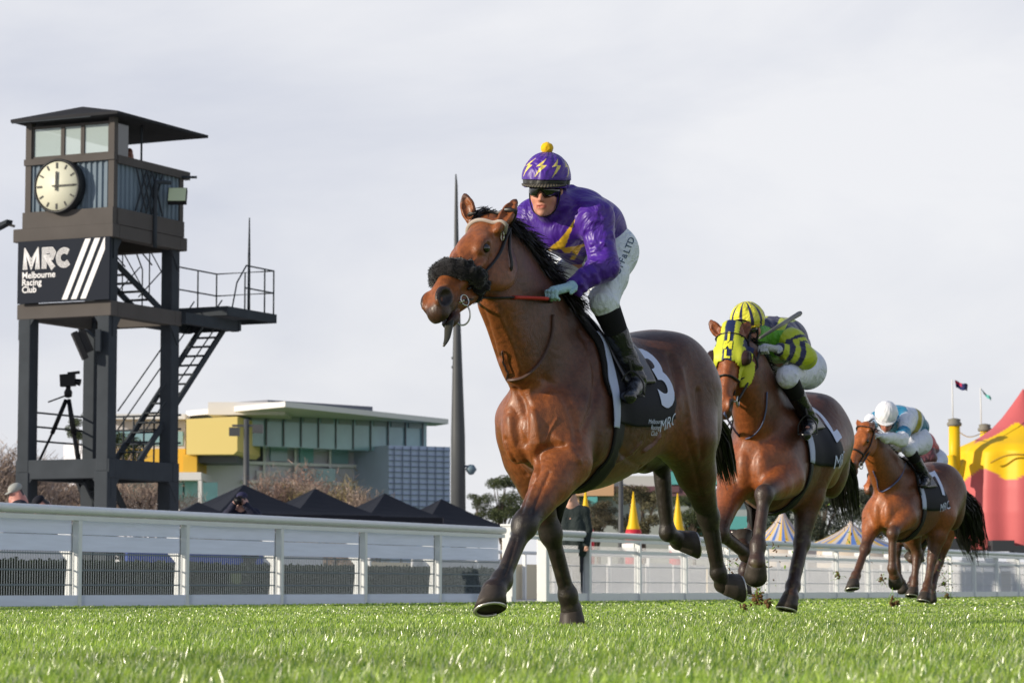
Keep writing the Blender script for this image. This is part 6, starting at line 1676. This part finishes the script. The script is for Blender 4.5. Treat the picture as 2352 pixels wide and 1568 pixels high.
G2 = dict(pelvis=(-.36, .02, 1.80), chest=(.0, 0, 1.87), neck=(.15, 0, 1.92), shL=J2(1820, 786, .20), elL=J2(1850, 822, .30), wrL=J2(1792, 803, .16), haL=J2(1757, 797, .12),
    shR=J2(1745, 772, -.19), elR=J2(1728, 830, -.25), wrR=J2(1722, 812, -.10), haR=J2(1728, 800, -.04),
    hipL=J2(1852, 848, .15), knL=J2(1808, 866, .22), anL=J2(1862, 968, .28), toL=J2(1850, 995, .33), hipR=(-.42, -.13, 1.78), knR=(-.02, -.20, 1.70), anR=(-.30, -.28, 1.30), toR=(-.18, -.32, 1.22),
    head=F2.JY(1719, 757, 18.55), face=F2.dloc((-.46, -.84, -.24)), up=F2.dloc((-.16, -.22, .95)), hscale=.95)
rider(F2, 'jockey', 'jockey in yellow, navy and green silks with striped cap, raised whip beside the face', 'jockeys in racing silks', G2,
    dict(silk=silk2, cap=cap2, glove=(.50, .52, .55), breech=(.72, .74, .84), seed=5, peak=(.70, .48, .03), tagn='b', h=.0075, folds=10))
wp = empty('whip', F2.O, F2.rz, 'grey jockey whip held up in the yellow-capped jockey\'s gloved hand', 'whip')
b = MB(); b.tube([J2(1746, 776, .22), J2(1790, 748, .24), J2(1835, 721, .26)], [.010, .013, .018], 8); b.build('shaft', mat('whip_grey', (.11, .11, .10), rough=.4), wp, local=True)
b = MB(); b.tube([J2(1832, 723, .26), J2(1838, 719, .26)], [.014, .015], 8); b.build('flap', mat('whip_dark', (.05, .05, .05), rough=.5), wp, local=True)

# third horse ------------------------------------------------------
F3 = Frame(4.09, 30.0, 31); J3 = F3.J
H3 = Horse(F3, .013); H3.trunk(dz=.02)
p3 = F3.JY(1990, 975, 29.25); m3 = F3.JY(1952, 1072, 28.98)
H3.neck([(.06, 0, 1.26), (.34, 0, 1.44), (.52, 0, 1.58), p3 + np.array((-.06, 0, -.10))], [.30, .225, .18, .12], 1.6)
H3.fore((.28, .12, 1.04), J3(2078, 1185, .17), J3(2050, 1224, .15), J3(2049, 1305, .14), J3(2054, 1322, .14), F3.dloc((.1, .2, -.9)), F3.dloc((.2, .8, -.4)), 1.3)
H3.fore((.30, -.12, 1.04), J3(2008, 1185, -.16), J3(1987, 1260, -.15), J3(1966, 1321, -.14), J3(1961, 1333, -.14), F3.dloc((-.8, -.5, -.1)), F3.dloc((.1, -.3, -.95)), 1.3)
H3.hind((-.98, .15, 1.24), J3(2160, 1185, .20), J3(2141, 1282, .15), J3(2130, 1346, .14), J3(2126, 1362, .14), F3.dloc((-.4, -.8, -.3)), F3.dloc((-.2, -.2, -.95)), 1.3)
H3.hind((-.88, -.14, 1.22), (-.62, -.17, .93), J3(2106, 1268, -.12), J3(2100, 1336, -.12), J3(2099, 1352, -.12), F3.dloc((-.6, -.6, -.1)), F3.dloc((-.1, -.3, -.95)), 1.2)
H3.head(p3, m3, F3.dloc((.78, -.62, .1)), hs=1.04, ears=[(F3.JY(1977, 983, 29.2), F3.JY(1968, 962, 29.35), F3.dloc((-.3, -.8, .3))), (F3.JY(1998, 985, 29.15), F3.JY(2008, 968, 29.35), F3.dloc((.2, -.9, .3)))])
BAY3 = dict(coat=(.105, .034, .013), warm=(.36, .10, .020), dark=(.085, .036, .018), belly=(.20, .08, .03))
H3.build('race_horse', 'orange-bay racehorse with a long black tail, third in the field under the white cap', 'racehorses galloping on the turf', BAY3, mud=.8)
tack(H3, '7', .42, na=14, nph=36, reins=(J3(2012, 1000, .10), J3(2005, 1000, -.10)))
q = bezier([H3.onskin(*p_, .016) for p_ in ((2080, 1063), (2068, 1095), (2045, 1118), (2020, 1128), (2000, 1128), (1990, 1118))], 20); H3.strap('breastplate', q, .022, mat('strap_blue', (.10, .12, .22)))
mane(H3, [p3 + np.array((-.02, 0, .06)), J3(2012, 992, 0), J3(2035, 1018, 0), J3(2062, 1045, 0)], 350, .11, F3.dloc((.6, .3, .0)), 6)
tail(H3, [(-1.30, 0, 1.30), (-1.42, .02, 1.22), J3(2218, 1170, .1), J3(2230, 1225, .1), J3(2242, 1268, .1)], .12, 1300, 5)
WB, AQ, OL = np.array((.66, .72, .84)), np.array((.02, .24, .42)), np.array((.42, .36, .04))
def silk3(V, nrm, g):
    col = np.tile(WB, (len(V), 1)); ax = unit(g['chest'] - g['pelvis']); u = (V - g['pelvis']) @ ax; L_ = np.linalg.norm(g['chest'] - g['pelvis']); w_ = u/L_ - .35*np.abs(V[:, 1])/.2
    col[(w_ > .20) & (w_ < .42)] = OL; col[(w_ < .12)] = AQ*.7; col[(w_ > .95)] = AQ; tor, _ = segdist(V, g['pelvis'], g['chest'])
    for s_ in 'LR':
        for (A, B) in ((g['sh'+s_], g['el'+s_]), (g['el'+s_], g['wr'+s_])):
            d, t = segdist(V, A, B); on = (d < .10) & (d < tor); col[on] = (.80, .82, .86)
        d, t = segdist(V, g['sh'+s_], g['el'+s_]); col[(d < .10) & (t > .55) & (t < .85)] = AQ
    return col
G3 = dict(pelvis=(-.36, .02, 1.88), chest=(.02, 0, 1.99), neck=(.17, 0, 1.98), shL=J3(2084, 968, .20), elL=J3(2070, 1010, .26), wrL=J3(2030, 1004, .16), haL=J3(2012, 999, .10),
    shR=J3(2030, 955, -.20), elR=J3(2002, 966, -.30), wrR=J3(2000, 985, -.16), haR=J3(2005, 998, -.08), hipL=J3(2112, 1015, .15), knL=J3(2088, 1032, .22), anL=J3(2128, 1095, .28), toL=J3(2120, 1112, .33),
    hipR=(-.42, -.13, 1.80), knR=(-.02, -.20, 1.72), anR=(-.30, -.28, 1.30), toR=(-.18, -.32, 1.22), head=F3.JY(2036, 962, 29.55), face=F3.dloc((-.20, -.78, -.58)), up=F3.dloc((-.05, -.55, .8)), hscale=1.0)
rider(F3, 'jockey', 'jockey in pale blue silks with an olive chevron, plain white cap and raised elbow', 'jockeys in racing silks', G3,
    dict(silk=silk3, cap=lambda a, e: (.82, .82, .86), plain_cap=True, glove=(.7, .72, .74), breech=(.74, .77, .86), seed=6, peak=(.75, .76, .8), tagn='c', h=.010, folds=8, gog='grey'))

# fourth horse, mostly hidden -----------------------------------------------
F4 = Frame(4.80, 34.0, 31); J4 = F4.J
H4 = Horse(F4, .016); H4.trunk(dz=.0)
p4 = F4.JY(2022, 1040, 33.2); m4 = F4.JY(1996, 1110, 32.95)
H4.neck([(.06, 0, 1.24), (.34, 0, 1.42), (.52, 0, 1.55), p4 + np.array((-.06, 0, -.10))], [.30, .225, .18, .12], 1.6)
H4.fore((.28, .12, 1.02), J4(2105, 1205, .17), J4(2088, 1250, .15), J4(2102, 1290, .14), J4(2094, 1283, .14), F4.dloc((-.1, .8, .5)), F4.dloc((-.3, .5, .7)), 1.25)
H4.fore((.30, -.12, 1.02), J4(2068, 1205, -.16), J4(2060, 1262, -.15), J4(2064, 1328, -.14), J4(2070, 1338, -.14), F4.dloc((0, -.5, -.5)), F4.dloc((.3, .4, -.8)), 1.25)
H4.hind((-.98, .15, 1.22), J4(2172, 1210, .20), J4(2158, 1290, .15), J4(2142, 1345, .14), J4(2140, 1362, .14), F4.dloc((-.4, -.8, -.3)), F4.dloc((.1, .3, -.9)), 1.2)
H4.hind((-.88, -.14, 1.22), (-.62, -.17, .93), J4(2112, 1280, -.12), J4(2096, 1330, -.12), J4(2092, 1342, -.12), F4.dloc((-.4, -.8, -.3)), F4.dloc((0, .1, -.95)), 1.2)
H4.head(p4, m4, F4.dloc((.78, -.62, .1)), hs=1.0, ears=[])
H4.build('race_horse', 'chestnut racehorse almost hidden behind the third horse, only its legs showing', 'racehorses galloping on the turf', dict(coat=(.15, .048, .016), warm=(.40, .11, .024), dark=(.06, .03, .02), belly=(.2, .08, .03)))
tack(H4, None, na=8, nph=20)
G4 = dict(pelvis=(-.36, .02, 1.84), chest=(.0, 0, 1.97), neck=(.16, 0, 1.96), shL=(.02, .2, 1.95), elL=(.05, .27, 1.75), wrL=(.25, .12, 1.68), haL=(.32, .10, 1.66), shR=(.02, -.2, 1.95), elR=(.05, -.27, 1.75), wrR=(.25, -.12, 1.68), haR=(.32, -.10, 1.66),
    hipL=(-.44, .14, 1.74), knL=(-.06, .22, 1.62), anL=(-.30, .29, 1.25), toL=(-.18, .33, 1.17), hipR=(-.44, -.13, 1.76), knR=(-.04, -.20, 1.66), anR=(-.30, -.28, 1.30), toR=(-.18, -.32, 1.22), head=(.30, 0, 2.04), face=F4.dloc((-.3, -.8, -.4)), up=F4.dloc((-.05, -.45, .9)))
rider(F4, 'jockey', 'jockey in red and maroon silks hidden behind the white-capped jockey', 'jockeys in racing silks', G4,
    dict(silk=lambda V, n, g: np.where((V[:, 2:3] > 1.88), np.array((.50, .02, .03)), np.array((.10, .03, .04))), cap=lambda a, e: (.5, .02, .03), glove=(.6, .6, .6), breech=(.66, .70, .84), seed=7, tagn='d', h=.012, folds=4))
# ------------------------------------------------------------------ people at the rail and in the tower
def bystander(fr_xy, ang, name_label, dress, pose='stand', group='people beyond the rail', zoff=0.0, sc=1.0):
    x0, y0 = fr_xy; root = empty('person', (x0, y0, zoff), ang, name_label, 'person', group); o = Ops()
    z = lambda v: v*sc; hc = np.array(dress.get('head', (0.02, 0, 1.62)))*sc; f = unit(dress.get('face', (1, 0, -.1))); u = unit(np.array((0, 0, 1.)) - f*f[2]); l = np.cross(u, f); M = np.stack([f, l, u], 1)
    hs = lambda a, b, c: hc + (f*a + l*b + u*c)*sc
    e = lambda c, r, k=.012: o.ell(hs(*c), np.array(r)*sc, M, k=k)
    e((-.015, 0, .03), (.095, .075, .10)); e((.02, 0, -.04), (.07, .062, .08), .02); e((.065, 0, -.10), (.02, .02, .018)); o.cone(hs(.08, 0, .005), hs(.108, 0, -.035), .009, .013, k=.012)
    for s_ in (-1, 1): e((-.01, s_*.078, -.01), (.02, .010, .032), .005)
    nk = np.array((-.02, 0, 1.47))*sc; o.cone(hs(-.02, 0, -.06), nk, .055, .06); o.cone(nk, np.array((0, 0, 1.0))*sc, .12, .13, k=.08)
    arms = dress.get('arms', (((0, .21, 1.40), (.02, .27, 1.12), (.10, .26, .88)), ((0, -.21, 1.40), (.02, -.27, 1.12), (.10, -.26, .88))))
    for A in arms:
        S, E, W = [np.array(p)*sc for p in A]; o.cone(nk, S, .07, .07, k=.05); o.chain([S, E, W], [.06, .045, .032]); o.ell(W + unit(W-E)*.04, (.035, .035, .035)); 
        for q in range(4): o.chain([W + unit(W-E)*.06 + np.array((0, (q-1.5)*.018, 0)), W + unit(W-E)*.10 + np.array((.01, (q-1.5)*.018, .0))], [.010, .009], k=.004)
    for b in (-.10, .10): o.chain([(0, b, .95*sc), (.01, b, .5*sc), (-.01, b, .08), (.12, b, .04)], [.09, .06, .042, .035])
    V, F = o.mesh(.009, 1); q = V - hc; col = np.tile(np.array(dress.get('skin', (.50, .26, .19))), (len(V), 1)); a, b_, c = q @ f/sc, q @ l/sc, q @ u/sc
    hair = (c > .045) & (c < .2) | ((a < -.035) & (c > -.06)); hair &= (np.abs(b_) < .12) & (c > -.07) & (np.linalg.norm(q, axis=1) < .17*sc); col[hair] = dress.get('hair', (.03, .022, .018))
    link('body', mesh_np('body', V, [F], col=col), skinm, root, local=True)
    o = Ops()
    for b in (-.09, .09): o.chain([(-.01, b, 1.38*sc), (0, b, 1.15*sc), (0, b, .80*sc)], [.125, .145, .155], k=.05)
    for A in arms:
        S, E, W = [np.array(p)*sc for p in A]; o.cone((0, 0, 1.38*sc), S, .10, .085, k=.05); o.chain([S, E, W], [.08, .065, .05], k=.03)
    o.cone(nk, nk + np.array((0, 0, .02)), .075, .07, k=.02)
    V, F = o.mesh(.011, 1); link('jacket', mesh_np('jacket', V, [F]), mat('jacket_' + dress['cn'], dress['coat'], rough=.75, wrinkle=.5, wscale=8), root, local=True)
    o = Ops()
    for b in (-.10, .10): o.chain([(0, b, .92*sc), (.01, b, .5*sc), (-.01, b, .10)], [.115, .085, .07], k=.02)
    V, F = o.mesh(.012, 1); link('trousers', mesh_np('trousers', V, [F]), mat('trousers_dark', (.03, .03, .04), rough=.8), root, local=True)
    if dress.get('cap'):
        o = Ops(); o.ell(hs(-.012, 0, .072), np.array((.112, .092, .075))*sc, M, k=.01); o.ell(hs(.11, 0, .055), np.array((.06, .06, .010))*sc, M, k=.01); V, F = o.mesh(.007, 1); link('cap', mesh_np('cap', V, [F]), mat('cap_' + dress['cn'], dress['cap'], rough=.8), root, local=True)
    if dress.get('collar'):
        o = Ops(); o.cone(nk + np.array((.03, 0, -.06)), nk + np.array((.01, 0, .03)), .078, .072); V, F = o.mesh(.009, 1); link('shirt_collar', mesh_np('shirt_collar', V, [F]), mat('collar_pale', dress['collar'], rough=.7), root, local=True)
    return root, hs
def stand_at(px, py_head, Y, drop=0.0, head=1.62): c = P(px, py_head, Y); return (c.x, c.y), (c.z)/head
xy, sc = stand_at(40, 1132, 36); bystander(xy, R(205), 'man in dark jacket and pale grey cap at the far left of the rail', dict(cn='a', coat=(.02, .022, .035), cap=(.34, .35, .33), skin=(.50, .22, .18), collar=(.45, .5, .75), face=(1, .2, -.5)), sc=sc)
xy, sc = stand_at(100, 1150, 37); bystander(xy, R(215), 'person in a black coat and black cap leaning in beside the grey-capped man', dict(cn='b', coat=(.012, .013, .02), cap=(.012, .013, .02), skin=(.30, .15, .12), face=(1, 0, -.8), head=(.06, 0, 1.56)), sc=sc)
xy, sc = stand_at(556, 1150, 39)
r_, hs_ = bystander(xy, R(-95), 'photographer in a dark navy cap and coat aiming a camera over the rail', dict(cn='c', coat=(.018, .02, .04), cap=(.03, .03, .07), skin=(.46, .26, .22), face=(1, .0, -.05), arms=(((0, .21, 1.40), (.10, .32, 1.26), (.20, .10, 1.55)), ((0, -.21, 1.40), (.10, -.32, 1.26), (.20, -.10, 1.55)))), sc=sc)
ca = empty('camera', (xy[0], xy[1], 0), R(-95), 'black camera with a long lens held to the photographer\'s face', 'camera')
b = MB(); c = Vector(hs_(.15, 0, .0)); b.box((-.03, -.075, -.05), (.03, .075, .05), Matrix.Translation(c)); b.box((-.025, -.03, .05), (.025, .03, .075), Matrix.Translation(c)); b.build('camera_body', mat('camera_black', (.01, .01, .012), rough=.4), ca, bevel=.006, local=True)
b = MB(); b.tube([c + Vector((.03, 0, 0)), c + Vector((.12, 0, 0)), c + Vector((.20, 0, 0))], [.04, .045, .055], 16); b.build('lens', mat('camera_black', (.01, .01, .012)), ca, local=True)
xy, sc = stand_at(1312, 1142, 44); bystander(xy, R(-100), 'dark-haired person in a dark green coat behind the lead horse\'s forelegs', dict(cn='d', coat=(.025, .035, .035), hair=(.04, .025, .02), skin=(.52, .30, .22)), sc=sc)
# two people inside the tower cabin
for (w, v, lab, hair, cn) in ((.44, 1.28, 'reddish-haired person in the open side of the tower cabin', (.16, .05, .03), 'e'), (.55, .80, 'dark-haired person behind the corner post of the tower cabin', (.015, .012, .012), 'f')):
    c = T(w, v, 0); bystander((c.x, c.y), R(-60 if cn == 'e' else -90), lab, dict(cn=cn, coat=(.04, .03, .03), hair=hair, skin=(.35, .16, .12)), zoff=7.73, sc=1.0, group='people in the tower cabin')
# video camera on a tripod on the low deck
def tripod():
    base = T(1.2, 1.0, 2.7); c = P(157, 872, base.y); root = empty('tripod_camera', base, 0, 'video camera on a black tripod on the tower\'s low deck', 'video camera'); blk = mat('camera_black', (.01, .01, .012))
    top = c + Vector((0, 0, -.42)); b = MB(); b.frame(c + Vector((-.17, 0, -.02)), c + Vector((.15, 0, .0)), .18, .26); b.frame(c + Vector((-.02, 0, .13)), c + Vector((.24, 0, .16)), .07, .06); b.tube([c + Vector((.10, 0, -.02)), c + Vector((.26, 0, -.06))], [.05, .08], 10); b.build('video_camera', blk, root, bevel=.01)
    b = MB(); b.lathe([(.02, 0), (.08, .02), (.09, .12), (.05, .2), (.06, .26), (.02, .28)], c=tuple(top + Vector((0, 0, .04))), n=10); b.tube([top + Vector((-.02, 0, .1)), top + Vector((-.42, 0, -.05))], .018, 6); b.build('tripod_head', blk, root)
    for (dx, dy) in ((-.62, -.2), (.30, -.45), (.22, .55)):
        e = Vector((top.x + dx, top.y + dy, 2.72)); b = MB(); b.tube([top + Vector((dx*.06, dy*.06, 0)), top*.5 + e*.5], .05, 6); b.tube([top*.52 + e*.48, e], .03, 6); b.build('leg', blk, root)
tripod()
